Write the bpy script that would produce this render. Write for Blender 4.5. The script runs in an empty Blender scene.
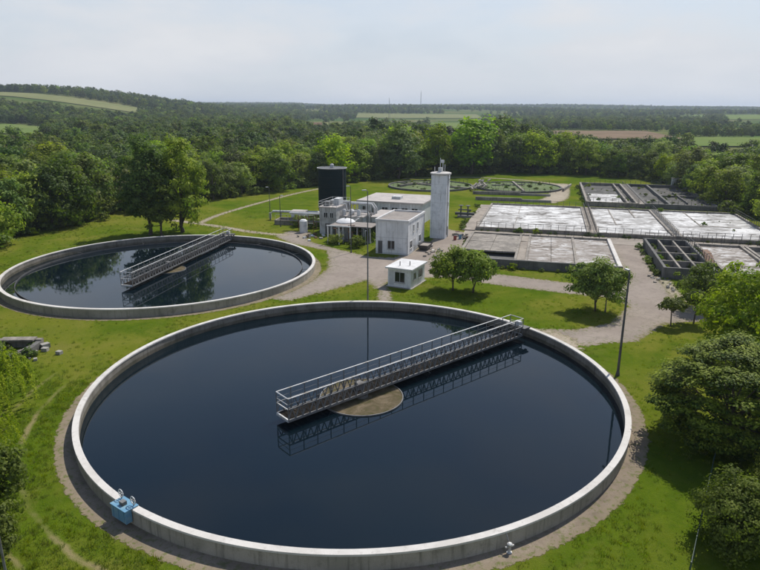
import bpy, math, random
import numpy as np
from mathutils import Vector, Matrix
from mathutils.geometry import tessellate_polygon

R = math.radians
sc = bpy.context.scene
COL = sc.collection
random.seed(7)

# ------------------------------------------------------------------ camera
cam_d = bpy.data.cameras.new("camera")
cam = bpy.data.objects.new("camera", cam_d)
COL.objects.link(cam)
cam_d.sensor_fit = 'HORIZONTAL'
cam_d.sensor_width = 36.0
cam_d.lens = 36.0 * 620.0 / 760.0
cam_d.clip_start = 0.5
cam_d.clip_end = 20000.0
cam.location = (0, 0, 24.0)
cam.rotation_euler = (R(90) - 0.2776, 0, 0)
cam.rotation_euler.rotate_axis('Z', 0.0038)
sc.camera = cam

# ------------------------------------------------------------------ sky and sun
SUN_EL = R(55)
SUN_AZ = math.atan2(0.60, 0.80)          # from +Y towards +X
world = bpy.data.worlds.new("World")
sc.world = world
world.use_nodes = True
wt = world.node_tree
wt.nodes.clear()
w_out = wt.nodes.new('ShaderNodeOutputWorld')
w_bg = wt.nodes.new('ShaderNodeBackground')
w_bg.inputs['Strength'].default_value = 0.115
sky = wt.nodes.new('ShaderNodeTexSky')
sky.sky_type = 'NISHITA'
sky.sun_disc = False
sky.sun_elevation = SUN_EL
sky.sun_rotation = SUN_AZ
sky.air_density = 1.0
sky.dust_density = 0.6
sky.ozone_density = 2.2
# thin high cloud veil, denser towards the horizon
geo = wt.nodes.new('ShaderNodeTexCoord')
mapn = wt.nodes.new('ShaderNodeMapping')
mapn.inputs['Scale'].default_value = (1.6, 1.6, 5.0)
wn = wt.nodes.new('ShaderNodeTexNoise')
wn.inputs['Scale'].default_value = 1.5
wn.inputs['Detail'].default_value = 5
wn.inputs['Roughness'].default_value = 0.55
wt.links.new(geo.outputs['Generated'], mapn.inputs['Vector'])
wt.links.new(mapn.outputs['Vector'], wn.inputs['Vector'])
wr = wt.nodes.new('ShaderNodeMapRange')
wr.inputs['From Min'].default_value = 0.46
wr.inputs['From Max'].default_value = 0.75
wr.inputs['To Min'].default_value = 0.0
wr.inputs['To Max'].default_value = 0.40
wt.links.new(wn.outputs['Fac'], wr.inputs['Value'])
sep = wt.nodes.new('ShaderNodeSeparateXYZ')
wt.links.new(geo.outputs['Generated'], sep.inputs['Vector'])
hz = wt.nodes.new('ShaderNodeMapRange')
hz.inputs['From Min'].default_value = 0.06
hz.inputs['From Max'].default_value = 0.52
hz.inputs['To Min'].default_value = 0.94
hz.inputs['To Max'].default_value = 0.0
wt.links.new(sep.outputs['Z'], hz.inputs['Value'])
add = wt.nodes.new('ShaderNodeMath')
add.operation = 'ADD'
add.use_clamp = True
wt.links.new(wr.outputs['Result'], add.inputs[0])
wt.links.new(hz.outputs['Result'], add.inputs[1])
wmix = wt.nodes.new('ShaderNodeMix')
wmix.data_type = 'RGBA'
wcl = wt.nodes.new('ShaderNodeMix')
wcl.data_type = 'RGBA'
wcl.inputs['A'].default_value = (4.35, 4.68, 5.15, 1)
wcl.inputs['B'].default_value = (5.45, 5.56, 5.76, 1)
wcf = wt.nodes.new('ShaderNodeMapRange')
wcf.inputs['From Min'].default_value = 0.36
wcf.inputs['From Max'].default_value = 0.62
wt.links.new(wn.outputs['Fac'], wcf.inputs['Value'])
wt.links.new(wcf.outputs['Result'], wcl.inputs['Factor'])
wt.links.new(wcl.outputs['Result'], wmix.inputs['B'])
wt.links.new(add.outputs['Value'], wmix.inputs['Factor'])
wt.links.new(sky.outputs['Color'], wmix.inputs['A'])
wt.links.new(wmix.outputs['Result'], w_bg.inputs['Color'])
wt.links.new(w_bg.outputs['Background'], w_out.inputs['Surface'])

sun_d = bpy.data.lights.new("sun", 'SUN')
sun_d.energy = 4.0
sun_d.angle = R(0.6)
sun_d.color = (1.0, 0.95, 0.87)
sun = bpy.data.objects.new("sun", sun_d)
COL.objects.link(sun)
sdir = Vector((math.sin(SUN_AZ) * math.cos(SUN_EL), math.cos(SUN_AZ) * math.cos(SUN_EL), math.sin(SUN_EL)))
sun.rotation_euler = sdir.to_track_quat('Z', 'Y').to_euler()
sun.location = (60, 60, 150)

sc.view_settings.view_transform = 'Standard'
sc.view_settings.look = 'None'
sc.view_settings.exposure = 0.3
sc.view_settings.gamma = 1.0
sc.render.engine = 'CYCLES'
sc.cycles.max_bounces = 6
sc.cycles.diffuse_bounces = 3
sc.cycles.glossy_bounces = 3
sc.cycles.transmission_bounces = 4
sc.cycles.volume_bounces = 0

# ------------------------------------------------------------------ helpers
class MB:
    """collects shapes into one mesh"""
    def __init__(s):
        s.v = []; s.f = []
    def add(s, vs, fs):
        b = len(s.v)
        s.v += [tuple(p) for p in vs]
        s.f += [tuple(i + b for i in f) for f in fs]
        return s
    def box(s, x0, x1, y0, y1, z0, z1):
        return s.add([(x0,y0,z0),(x1,y0,z0),(x1,y1,z0),(x0,y1,z0),(x0,y0,z1),(x1,y0,z1),(x1,y1,z1),(x0,y1,z1)],
                     [(0,3,2,1),(4,5,6,7),(0,1,5,4),(1,2,6,5),(2,3,7,6),(3,0,4,7)])
    def beam(s, p, q, w, h=None):
        h = h or w
        p = Vector(p); q = Vector(q); d = (q - p).normalized()
        up = Vector((0,0,1)) if abs(d.z) < 0.95 else Vector((1,0,0))
        a = d.cross(up).normalized(); b = a.cross(d).normalized()
        vs = []
        for c in (p, q):
            for i, j in ((-1,-1),(1,-1),(1,1),(-1,1)):
                vs.append(c + a*(i*w/2) + b*(j*h/2))
        return s.add(vs, [(0,1,2,3),(7,6,5,4),(0,4,5,1),(1,5,6,2),(2,6,7,3),(3,7,4,0)])
    def tube(s, pts, rad, n=8, cap=True):
        pts = [Vector(p) for p in pts]
        if not hasattr(rad, '__len__'): rad = [rad]*len(pts)
        vs = []; fs = []
        for k, p in enumerate(pts):
            d = (pts[min(k+1, len(pts)-1)] - pts[max(k-1, 0)]).normalized()
            up = Vector((0,0,1)) if abs(d.z) < 0.9 else Vector((1,0,0))
            a = d.cross(up).normalized(); b = a.cross(d).normalized()
            for i in range(n):
                t = 2*math.pi*i/n
                vs.append(p + (a*math.cos(t) + b*math.sin(t))*rad[k])
        for k in range(len(pts)-1):
            for i in range(n):
                j = (i+1) % n
                fs.append((k*n+i, k*n+j, (k+1)*n+j, (k+1)*n+i))
        if cap:
            fs.append(tuple(range(n-1, -1, -1)))
            fs.append(tuple(range((len(pts)-1)*n, len(pts)*n)))
        return s.add(vs, fs)
    def lathe(s, prof, n=32, closed=False, c=(0,0,0)):
        vs = []; fs = []
        for (r, z) in prof:
            for i in range(n):
                t = 2*math.pi*i/n
                vs.append((c[0]+r*math.cos(t), c[1]+r*math.sin(t), c[2]+z))
        m = len(prof)
        for k in range(m if closed else m-1):
            k2 = (k+1) % m
            for i in range(n):
                j = (i+1) % n
                fs.append((k*n+i, k*n+j, k2*n+j, k2*n+i))
        if not closed:
            fs.append(tuple(range(n-1,-1,-1)))
            fs.append(tuple(range((m-1)*n, m*n)))
        return s.add(vs, fs)
    def build(s, name, mat, parent=None, loc=(0,0,0), rz=0, smooth=False):
        me = bpy.data.meshes.new(name)
        me.from_pydata(s.v, [], s.f)
        me.update()
        if smooth:
            me.shade_smooth()
            try: me.set_sharp_from_angle(angle=R(35))
            except Exception: pass
        return link(name, me, mat, parent, loc, rz)

def link(name, me, mat, parent=None, loc=(0,0,0), rz=0):
    if mat and not len(me.materials): me.materials.append(mat)
    o = bpy.data.objects.new(name, me)
    COL.objects.link(o)
    o.location = loc; o.rotation_euler = (0,0,rz)
    if parent: o.parent = parent
    return o

def tag(o, label, cat, group=None):
    o['label'] = label; o['category'] = cat
    if group: o['group'] = group
    return o

def thing(name, label, cat, loc=(0,0,0), rz=0, group=None):
    o = bpy.data.objects.new(name, None)
    COL.objects.link(o)
    o.empty_display_size = 0.3
    o.location = loc; o.rotation_euler = (0,0,rz)
    return tag(o, label, cat, group)

def struct(o):
    o['kind'] = 'structure'
    return o

def stuff(o, label=None):
    o['kind'] = 'stuff'
    if label: o['label'] = label
    return o

# ------------------------------------------------------------------ materials
def mat_new(name):
    m = bpy.data.materials.new(name)
    m.use_nodes = True
    nt = m.node_tree
    nt.nodes.clear()
    out = nt.nodes.new('ShaderNodeOutputMaterial')
    b = nt.nodes.new('ShaderNodeBsdfPrincipled')
    nt.links.new(b.outputs[0], out.inputs[0])
    return m, nt, b, out

def noise(nt, vec, scale, detail=4, rough=0.55, dist=0.0):
    n = nt.nodes.new('ShaderNodeTexNoise')
    n.inputs['Scale'].default_value = scale
    n.inputs['Detail'].default_value = detail
    n.inputs['Roughness'].default_value = rough
    n.inputs['Distortion'].default_value = dist
    if vec is not None: nt.links.new(vec, n.inputs['Vector'])
    return n.outputs['Fac']

def ramp(nt, fac, stops):
    r = nt.nodes.new('ShaderNodeValToRGB')
    e = r.color_ramp.elements
    while len(e) < len(stops): e.new(0.5)
    for i, (p, c) in enumerate(stops):
        e[i].position = p
        e[i].color = (c[0], c[1], c[2], 1) if hasattr(c, '__len__') else (c, c, c, 1)
    nt.links.new(fac, r.inputs['Fac'])
    return r.outputs['Color']

def mix(nt, fac, a, b, mode='MIX'):
    m = nt.nodes.new('ShaderNodeMix')
    m.data_type = 'RGBA'; m.blend_type = mode
    for s, v in (('Factor', fac), ('A', a), ('B', b)):
        if isinstance(v, bpy.types.NodeSocket): nt.links.new(v, m.inputs[s])
        elif s == 'Factor': m.inputs[s].default_value = v
        else: m.inputs[s].default_value = (v[0], v[1], v[2], 1)
    return m.outputs['Result']

def rng(nt, val, a, b, c=0.0, d=1.0, smooth=False):
    m = nt.nodes.new('ShaderNodeMapRange')
    if smooth: m.interpolation_type = 'SMOOTHSTEP'
    m.inputs['From Min'].default_value = a; m.inputs['From Max'].default_value = b
    m.inputs['To Min'].default_value = c; m.inputs['To Max'].default_value = d
    nt.links.new(val, m.inputs['Value'])
    return m.outputs['Result']

def math_n(nt, op, a, b=None):
    m = nt.nodes.new('ShaderNodeMath'); m.operation = op
    for i, v in enumerate((a, b)):
        if v is None: continue
        if isinstance(v, bpy.types.NodeSocket): nt.links.new(v, m.inputs[i])
        else: m.inputs[i].default_value = v
    return m.outputs[0]

def wpos(nt):
    return nt.nodes.new('ShaderNodeNewGeometry').outputs['Position']

def scaled(nt, vec, s):
    m = nt.nodes.new('ShaderNodeMapping')
    m.inputs['Scale'].default_value = s
    nt.links.new(vec, m.inputs['Vector'])
    return m.outputs['Vector']

def bump(nt, b, h, strength=0.3, dist=0.02):
    n = nt.nodes.new('ShaderNodeBump')
    n.inputs['Strength'].default_value = strength
    n.inputs['Distance'].default_value = dist
    nt.links.new(h, n.inputs['Height'])
    nt.links.new(n.outputs['Normal'], b.inputs['Normal'])

def stained(name, c1, c2, c3, sc1=0.35, sc2=3.0, streak=0.5, rough=0.85, bmp=0.25, grain=18.0):
    """weathered mineral or painted surface: broad patches, vertical streaks, fine grain"""
    m, nt, b, _ = mat_new(name)
    p = wpos(nt)
    n1 = noise(nt, p, sc1, 5, 0.6, 0.4)
    n2 = noise(nt, p, sc2, 5, 0.65)
    n3 = noise(nt, scaled(nt, p, (2.2, 2.2, 0.18)), 1.6, 4, 0.6)
    n4 = noise(nt, p, grain, 3, 0.7)
    col = mix(nt, rng(nt, n1, 0.38, 0.64, smooth=True), c1, c2)
    col = mix(nt, rng(nt, n3, 0.52, 0.75, 0, streak), col, c3)
    col = mix(nt, rng(nt, n2, 0.56, 0.72, 0, 0.6), col, c3)
    col = mix(nt, rng(nt, n4, 0.3, 0.7, 0.0, 0.28), col, (c3[0]*0.8, c3[1]*0.8, c3[2]*0.8))
    nt.links.new(col, b.inputs['Base Color'])
    b.inputs['Roughness'].default_value = rough
    b.inputs['Specular IOR Level'].default_value = 0.3
    bump(nt, b, math_n(nt, 'ADD', n2, n4), bmp, 0.03)
    return m

def metal(name, c, c2, rough=0.5, met=0.6, sc1=1.5):
    m, nt, b, _ = mat_new(name)
    p = wpos(nt)
    n1 = noise(nt, p, sc1, 5, 0.65)
    n2 = noise(nt, p, 9.0, 4, 0.7)
    col = mix(nt, rng(nt, n1, 0.5, 0.7), c, c2)
    col = mix(nt, rng(nt, n2, 0.55, 0.75, 0, 0.6), col, c2)
    nt.links.new(col, b.inputs['Base Color'])
    b.inputs['Metallic'].default_value = met
    b.inputs['Roughness'].default_value = rough
    bump(nt, b, n2, 0.1, 0.01)
    return m

M = {}
M['concrete'] = stained('concrete', (.34,.325,.29), (.25,.235,.205), (.13,.115,.095))
M['wall_outer'] = stained('tank_wall_concrete', (.38,.345,.285), (.28,.26,.21), (.12,.11,.08), 0.25, 1.0, 0.9)
M['coping'] = stained('coping_concrete', (.60,.575,.535), (.50,.475,.435), (.30,.275,.24), 0.5, 2.5, 0.0)
M['inner_concrete'] = stained('inner_tank_concrete', (.25,.23,.195), (.17,.155,.125), (.075,.065,.05), 0.5, 1.6, 0.9)  # darker than the outer face: shade and wet both put into the colour
M['wet_concrete'] = stained('wet_concrete', (.17,.15,.115), (.09,.085,.06), (.035,.035,.022), 0.5, 2.0, 0.8, 0.5)
M['old_concrete'] = stained('old_concrete', (.33,.295,.25), (.19,.17,.145), (.06,.054,.044), 0.6, 1.6, 0.8)
M['dark_concrete'] = stained('dark_concrete', (.16,.155,.145), (.10,.098,.09), (.045,.043,.038), 0.4, 1.6, 0.7)
M['white_wall'] = stained('white_painted_wall', (.77,.775,.77), (.66,.665,.66), (.36,.35,.33), 0.4, 1.2, 0.8, 0.7)
M['bright_wall'] = stained('bright_roof_slab', (.66,.66,.65), (.55,.54,.53), (.30,.285,.26), 0.5, 1.8, 0.1, 0.7)
M['grimy_wall'] = stained('grimy_render', (.56,.56,.55), (.38,.375,.36), (.15,.14,.125), 0.5, 1.0, 0.9, 0.8)
M['grey_wall'] = stained('grey_render_wall', (.58,.59,.59), (.47,.48,.48), (.27,.265,.25), 0.4, 1.2, 0.55, 0.8)
M['tower_wall'] = stained('tower_wall', (.73,.75,.77), (.60,.625,.65), (.30,.30,.295), 0.5, 1.4, 0.85, 0.75)
M['roof_felt'] = stained('roof_felt', (.30,.265,.235), (.23,.205,.185), (.12,.108,.098), 0.5, 1.5, 0.0, 0.9)
M['pale_roof'] = stained('pale_roof_felt', (.46,.42,.39), (.36,.335,.315), (.22,.20,.18), 0.3, 0.9, 0.0, 0.9)
M['steel'] = metal('galvanised_steel', (.18,.18,.178), (.095,.083,.07), 0.6, 0.3)
M['pale_steel'] = metal('pale_painted_steel', (.52,.525,.52), (.28,.25,.20), 0.55, 0.1)
M['dark_steel'] = metal('dark_steel', (.10,.10,.10), (.06,.05,.042), 0.6, 0.3)
M['rust'] = metal('rusty_steel', (.17,.095,.055), (.09,.055,.035), 0.85, 0.1)
M['black_tank'] = metal('black_tank_sheet', (.007,.017,.018), (.012,.021,.021), 0.75, 0.0, 0.6)
M['black_tank'].node_tree.nodes['Principled BSDF'].inputs['Specular IOR Level'].default_value = 0.12
M['blue'] = metal('blue_paint', (.11,.25,.37), (.20,.32,.38), 0.5, 0.0)
M['green_pipe'] = metal('dark_green_paint', (.03,.07,.05), (.04,.05,.04), 0.5, 0.0)
M['red'] = metal('faded_red_paint', (.30,.05,.035), (.20,.06,.04), 0.6, 0.0)
M['frame'] = metal('window_frame_paint', (.62,.62,.60), (.45,.44,.42), 0.6, 0.0)

m, nt, b, _ = mat_new('dark_glass')
b.inputs['Base Color'].default_value = (.012,.016,.018,1)
b.inputs['Roughness'].default_value = 0.08
M['glass'] = m

m, nt, b, _ = mat_new('deck_planks')
p = wpos(nt)
col = ramp(nt, noise(nt, p, 1.4, 5, 0.7), [(0.35,(.010,.009,.008)),(0.58,(.020,.017,.014)),(0.76,(.085,.073,.06))])
nt.links.new(col, b.inputs['Base Color']); b.inputs['Roughness'].default_value = 0.95; b.inputs['Specular IOR Level'].default_value = 0.03
M['deck'] = m

# feed well scum: olive brown crust
m, nt, b, _ = mat_new('scum_crust')
p = wpos(nt)
n1 = noise(nt, p, 0.8, 6, 0.65, 0.6); n2 = noise(nt, p, 7, 4, 0.7)
col = ramp(nt, n1, [(0.34,(.055,.055,.02)),(0.5,(.095,.076,.044)),(0.64,(.155,.122,.08))])
col = mix(nt, rng(nt, n2, 0.5, 0.7, 0, 0.5), col, (.08,.065,.03))
nt.links.new(col, b.inputs['Base Color']); b.inputs['Roughness'].default_value = 0.9; b.inputs['Specular IOR Level'].default_value = 0.1
bump(nt, b, n2, 0.5, 0.05)
M['scum'] = m

# water: dark body, sky reflection from the surface
def water_mat(name, body, seed):
    m, nt, b, _ = mat_new(name)
    p = wpos(nt)
    big = noise(nt, p, 0.05, 3, 0.5)
    col = mix(nt, rng(nt, big, 0.4, 0.65), body, (body[0]*1.5, body[1]*1.35, body[2]*1.2))
    nt.links.new(col, b.inputs['Base Color'])
    b.inputs['Roughness'].default_value = 0.035
    b.inputs['IOR'].default_value = 1.36
    r1 = noise(nt, p, 0.9, 3, 0.5, 0.3)
    r2 = noise(nt, p, 4.0, 2, 0.5)
    calm = rng(nt, noise(nt, p, 0.12, 2, 0.5), 0.4, 0.65, 0.25, 1.0)
    h = math_n(nt, 'MULTIPLY', math_n(nt, 'ADD', r1, math_n(nt, 'MULTIPLY', r2, 0.12)), calm)
    bump(nt, b, h, 0.10, 0.03)
    return m
M['water'] = water_mat('tank_water', (.002,.006,.0095), 1)
M['pit_water'] = water_mat('pit_water', (.010,.012,.010), 2)

# grass ground
TANK1 = (-2.07, 50.57); TANK2 = (-32.47, 91.9)
m, nt, b, _ = mat_new('grass_ground')
p = wpos(nt)
n_big = noise(nt, p, 0.045, 5, 0.6, 0.5)
n_mid = noise(nt, p, 0.30, 5, 0.65, 0.6)
n_fin = noise(nt, p, 2.6, 5, 0.75)
n_mic = noise(nt, p, 14.0, 3, 0.8)
lush = mix(nt, rng(nt, n_mid, 0.35, 0.65), (.068,.110,.007), (.108,.152,.010))
dry = mix(nt, rng(nt, n_mid, 0.35, 0.65), (.140,.162,.015), (.182,.178,.030))
col = mix(nt, rng(nt, n_big, 0.42, 0.60, smooth=True), lush, dry)
n_pat = noise(nt, p, 0.14, 6, 0.7, 1.0)
col = mix(nt, rng(nt, n_pat, 0.54, 0.70, 0, 0.5), col, (.185,.165,.045))
col = mix(nt, rng(nt, n_pat, 0.30, 0.44, 0.6, 0), col, (.056,.106,.006))
col = mix(nt, rng(nt, n_fin, 0.56, 0.80, 0, 0.5), col, (.20,.175,.045))
col = mix(nt, rng(nt, n_fin, 0.24, 0.46, 0.60, 0), col, (.042,.084,.006))
col = mix(nt, rng(nt, n_mic, 0.35, 0.7, 0.35, 0), col, (.020,.048,.006))
# worn wheel tracks that run round the near tank
sepn = nt.nodes.new('ShaderNodeSeparateXYZ'); nt.links.new(p, sepn.inputs[0])
dx = math_n(nt, 'ADD', sepn.outputs[0], -TANK1[0]); dy = math_n(nt, 'ADD', sepn.outputs[1], -TANK1[1])
dist = math_n(nt, 'SQRT', math_n(nt, 'ADD', math_n(nt, 'MULTIPLY', dx, dx), math_n(nt, 'MULTIPLY', dy, dy)))
dist = math_n(nt, 'ADD', dist, math_n(nt, 'MULTIPLY', math_n(nt, 'ADD', n_mid, -0.5), 1.0))
for rad_ in (26.2, 28.4):
    band = rng(nt, math_n(nt, 'ABSOLUTE', math_n(nt, 'ADD', dist, -rad_)), 0.05, 0.28, 1, 0)
    left = rng(nt, math_n(nt, 'SUBTRACT', math_n(nt, 'MULTIPLY', dx, -0.7), math_n(nt, 'MULTIPLY', dy, 0.9)), 15, 24, 0, 1)
    brk = rng(nt, noise(nt, p, 0.22, 3, 0.6), 0.42, 0.58, 0.1, 0.75)
    col = mix(nt, math_n(nt, 'MULTIPLY', math_n(nt, 'MULTIPLY', band, left), brk), col, (.26,.21,.11))
# far countryside: scrub and rough pasture
far_n = noise(nt, p, 0.006, 3, 0.5)
fcol = ramp(nt, far_n, [(0.35,(.045,.085,.018)),(0.5,(.075,.105,.03)),(0.62,(.13,.13,.05))])
col = mix(nt, rng(nt, sepn.outputs[1], 240, 330, 0, 1), col, fcol)
nt.links.new(col, b.inputs['Base Color'])
b.inputs['Roughness'].default_value = 1.0
b.inputs['Specular IOR Level'].default_value = 0.0
bump(nt, b, math_n(nt, 'ADD', n_fin, math_n(nt, 'MULTIPLY', n_mic, 0.6)), 0.8, 0.12)
M['grass_ground'] = m

def paving(name, c1, c2, c3, grass=0.5, fray=1.0, cracks=.35):
    m, nt, b, out = mat_new(name)
    p = wpos(nt)
    n1 = noise(nt, p, 0.13, 5, 0.6, 0.8); n2 = noise(nt, p, 0.9, 6, 0.68, 0.5); n3 = noise(nt, p, 12, 4, 0.75)
    n5 = noise(nt, p, 1.7, 5, 0.7, 0.3)
    vor = nt.nodes.new('ShaderNodeTexVoronoi'); vor.feature = 'DISTANCE_TO_EDGE'
    vor.inputs['Scale'].default_value = 0.21
    wx = nt.nodes.new('ShaderNodeTexNoise'); wx.inputs['Scale'].default_value = 0.5; wx.inputs['Detail'].default_value = 6
    nt.links.new(p, wx.inputs['Vector'])
    va = nt.nodes.new('ShaderNodeVectorMath'); va.operation = 'MULTIPLY_ADD'
    nt.links.new(wx.outputs['Color'], va.inputs[0]); va.inputs[1].default_value = (3,3,0); nt.links.new(p, va.inputs[2])
    nt.links.new(va.outputs[0], vor.inputs['Vector'])
    col = mix(nt, rng(nt, n1, 0.36, 0.64, smooth=True), c1, c2)
    col = mix(nt, rng(nt, n2, 0.50, 0.72, 0, 0.75), col, c3)
    col = mix(nt, rng(nt, n3, 0.35, 0.65, 0.25, 0), col, (c3[0]*.6, c3[1]*.6, c3[2]*.6))
    crack = math_n(nt, 'MULTIPLY', rng(nt, vor.outputs['Distance'], 0.0, 0.016, cracks, 0), rng(nt, n1, 0.45, 0.6))
    col = mix(nt, crack, col, (.07,.075,.035))
    at = nt.nodes.new('ShaderNodeAttribute'); at.attribute_name = 'edge'
    e = math_n(nt, 'ADD', at.outputs['Fac'], math_n(nt, 'MULTIPLY', math_n(nt, 'ADD', n5, -0.5), 3.0*fray))
    e = math_n(nt, 'ADD', e, math_n(nt, 'MULTIPLY', math_n(nt, 'ADD', n3, -0.5), 0.8*fray))
    # soil and weeds towards the edge
    col = mix(nt, rng(nt, e, 0.05, 0.75, 0.75, 0), col, (.19,.155,.095))
    col = mix(nt, math_n(nt, 'MULTIPLY', rng(nt, e, 0.2, 2.2, 1, 0), rng(nt, noise(nt, p, 2.3, 5, 0.7), 0.52, 0.60, 0, grass)), col, (.075,.105,.012))
    col = mix(nt, rng(nt, noise(nt, p, 0.42, 6, 0.72, 0.4), 0.64, 0.70, 0, grass*.7), col, (.09,.11,.02))
    nt.links.new(col, b.inputs['Base Color'])
    b.inputs['Roughness'].default_value = 0.95
    b.inputs['Specular IOR Level'].default_value = 0.15
    bump(nt, b, math_n(nt, 'ADD', n2, n3), 0.4, 0.04)
    tr = nt.nodes.new('ShaderNodeBsdfTransparent'); ms = nt.nodes.new('ShaderNodeMixShader')
    nt.links.new(rng(nt, e, -.02, .06), ms.inputs[0])
    nt.links.new(tr.outputs[0], ms.inputs[1]); nt.links.new(b.outputs[0], ms.inputs[2])
    nt.links.new(ms.outputs[0], out.inputs[0])
    return m
M['yard'] = paving('yard_asphalt', (.245,.205,.172), (.295,.250,.210), (.175,.147,.122), 0.8)
M['road'] = paving('road_asphalt', (.30,.27,.25), (.36,.325,.295), (.22,.195,.18), 0.3)
M['gravel'] = paving('gravel_path', (.32,.27,.205), (.38,.325,.25), (.23,.19,.135), 0.9, 1.2, 0)
M['walk'] = paving('walkway_concrete', (.275,.225,.17), (.205,.165,.125), (.13,.105,.078), 0.7, .35)
M['strip'] = stained('strip_concrete', (.33,.285,.235), (.24,.205,.17), (.085,.075,.052), 0.35, 1.3, 0.0)

def crust(name, c_hi, c_mid, c_lo, lo=0.36, hi=0.58, sc1=0.22):
    m, nt, b, _ = mat_new(name)
    p = wpos(nt)
    n1 = noise(nt, scaled(nt, p, (0.75, 1.5, 1)), sc1, 6, 0.62, 1.6)
    n2 = noise(nt, p, 1.3, 6, 0.7, 0.5); n3 = noise(nt, p, 9, 4, 0.75)
    f = math_n(nt, 'ADD', math_n(nt, 'MULTIPLY', n1, 0.7), math_n(nt, 'MULTIPLY', n2, 0.3))
    col = ramp(nt, f, [(lo, c_lo), ((lo+hi)/2, c_mid), (hi, c_hi)])
    col = mix(nt, rng(nt, n3, 0.35, 0.7, 0.3, 0), col, c_lo)
    # broad damp patches and weed films
    n4 = noise(nt, scaled(nt, p, (1.0, 0.55, 1)), 0.11, 4, 0.6, 1.2)
    col = mix(nt, rng(nt, n4, 0.47, 0.62, 0, 0.8, True), col, mix(nt, 0.55, c_lo, c_mid))
    n5 = noise(nt, p, 0.55, 6, 0.75, 0.8)
    col = mix(nt, rng(nt, n5, 0.60, 0.68, 0, 0.7), col, c_lo)
    nt.links.new(col, b.inputs['Base Color'])
    b.inputs['Roughness'].default_value = 0.9
    bump(nt, b, math_n(nt, 'ADD', n2, n3), 0.5, 0.06)
    return m
M['crust_white'] = crust('dried_white_crust', (.72,.715,.70), (.42,.41,.395), (.11,.10,.085), 0.40, 0.56)
M['crust_grey'] = crust('grey_dried_sludge', (.54,.53,.515), (.30,.265,.23), (.11,.09,.07), 0.42, 0.57, 0.42)
M['crust_dark'] = crust('dark_sludge', (.30,.29,.27), (.075,.07,.06), (.022,.022,.018), 0.40, 0.68, 0.3)
M['weedy'] = crust('weedy_basin_floor', (.22,.20,.13), (.09,.13,.03), (.05,.085,.015), 0.36, 0.66, 0.25)

def field_mat(name, c1, c2, sc1=0.02):
    m, nt, b, _ = mat_new(name)
    p = wpos(nt)
    n1 = noise(nt, p, sc1, 4, 0.6); n2 = noise(nt, scaled(nt, p, (1, 0.15, 1)), 0.15, 3, 0.6)
    col = mix(nt, rng(nt, math_n(nt, 'ADD', math_n(nt,'MULTIPLY',n1,.6), math_n(nt,'MULTIPLY',n2,.4)), 0.4, 0.6), c1, c2)
    nt.links.new(col, b.inputs['Base Color']); b.inputs['Roughness'].default_value = 1.0
    b.inputs['Specular IOR Level'].default_value = 0.0
    return m
M['field_green'] = field_mat('pasture', (.11,.16,.045), (.14,.175,.055))
M['field_tan'] = field_mat('stubble', (.18,.185,.085), (.15,.165,.07))
M['field_brown'] = field_mat('ploughed_soil', (.20,.145,.10), (.15,.115,.075))

# bark and leaves
m, nt, b, _ = mat_new('bark')
p = nt.nodes.new('ShaderNodeTexCoord').outputs['Object']
n1 = noise(nt, scaled(nt, p, (4, 4, 0.8)), 3.0, 5, 0.7)
nt.links.new(ramp(nt, n1, [(0.3,(.035,.026,.02)),(0.7,(.13,.105,.08))]), b.inputs['Base Color'])
b.inputs['Roughness'].default_value = 0.95
bump(nt, b, n1, 0.6, 0.05)
M['bark'] = m

def leaf_mat(name, c_lo, c_hi, trans=0.3, hue=0.03, sat=0.25, val=0.35):
    m, nt, b, out = mat_new(name)
    at = nt.nodes.new('ShaderNodeAttribute'); at.attribute_name = 'tint'
    oi = nt.nodes.new('ShaderNodeObjectInfo')
    col = mix(nt, at.outputs['Fac'], c_lo, c_hi)
    hs = nt.nodes.new('ShaderNodeHueSaturation')
    nt.links.new(col, hs.inputs['Color'])
    nt.links.new(rng(nt, oi.outputs['Random'], 0, 1, 0.5-hue, 0.5+hue*0.6), hs.inputs['Hue'])
    r2 = math_n(nt, 'FRACT', math_n(nt, 'MULTIPLY', oi.outputs['Random'], 7.31))
    nt.links.new(rng(nt, r2, 0, 1, 1-sat, 1+sat*0.5), hs.inputs['Saturation'])
    r3 = math_n(nt, 'FRACT', math_n(nt, 'MULTIPLY', oi.outputs['Random'], 13.7))
    nt.links.new(rng(nt, r3, 0, 1, 1-val, 1+val), hs.inputs['Value'])
    nt.links.new(hs.outputs['Color'], b.inputs['Base Color'])
    b.inputs['Roughness'].default_value = 0.6
    b.inputs['Specular IOR Level'].default_value = 0.15
    tr = nt.nodes.new('ShaderNodeBsdfTranslucent')
    tc = mix(nt, 1.0, hs.outputs['Color'], (1.25, 1.45, 0.55), 'MULTIPLY')
    nt.links.new(tc, tr.inputs['Color'])
    ms = nt.nodes.new('ShaderNodeMixShader')
    ms.inputs[0].default_value = trans
    nt.links.new(b.outputs[0], ms.inputs[1]); nt.links.new(tr.outputs[0], ms.inputs[2])
    nt.links.new(ms.outputs[0], out.inputs[0])
    return m
M['leaf_mid'] = leaf_mat('leaves_mid_green', (.092,.150,.014), (.232,.288,.036), .44)
M['leaf_dark'] = leaf_mat('leaves_dark_green', (.054,.098,.015), (.145,.195,.032), .42)
M['leaf_bright'] = leaf_mat('leaves_yellow_green', (.13,.20,.010), (.30,.34,.018), 0.44, 0.015)
M['leaf_far'] = leaf_mat('leaves_far_wood', (.050,.088,.014), (.140,.180,.032), 0.36)
M['leaf_far_dark'] = leaf_mat('leaves_far_dark_wood', (.030,.060,.014), (.082,.122,.027), 0.34)
M['leaf_lime'] = leaf_mat('leaves_lime_green', (.115,.185,.010), (.31,.36,.018), 0.42, 0.005, 0.05, 0.04)
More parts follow.
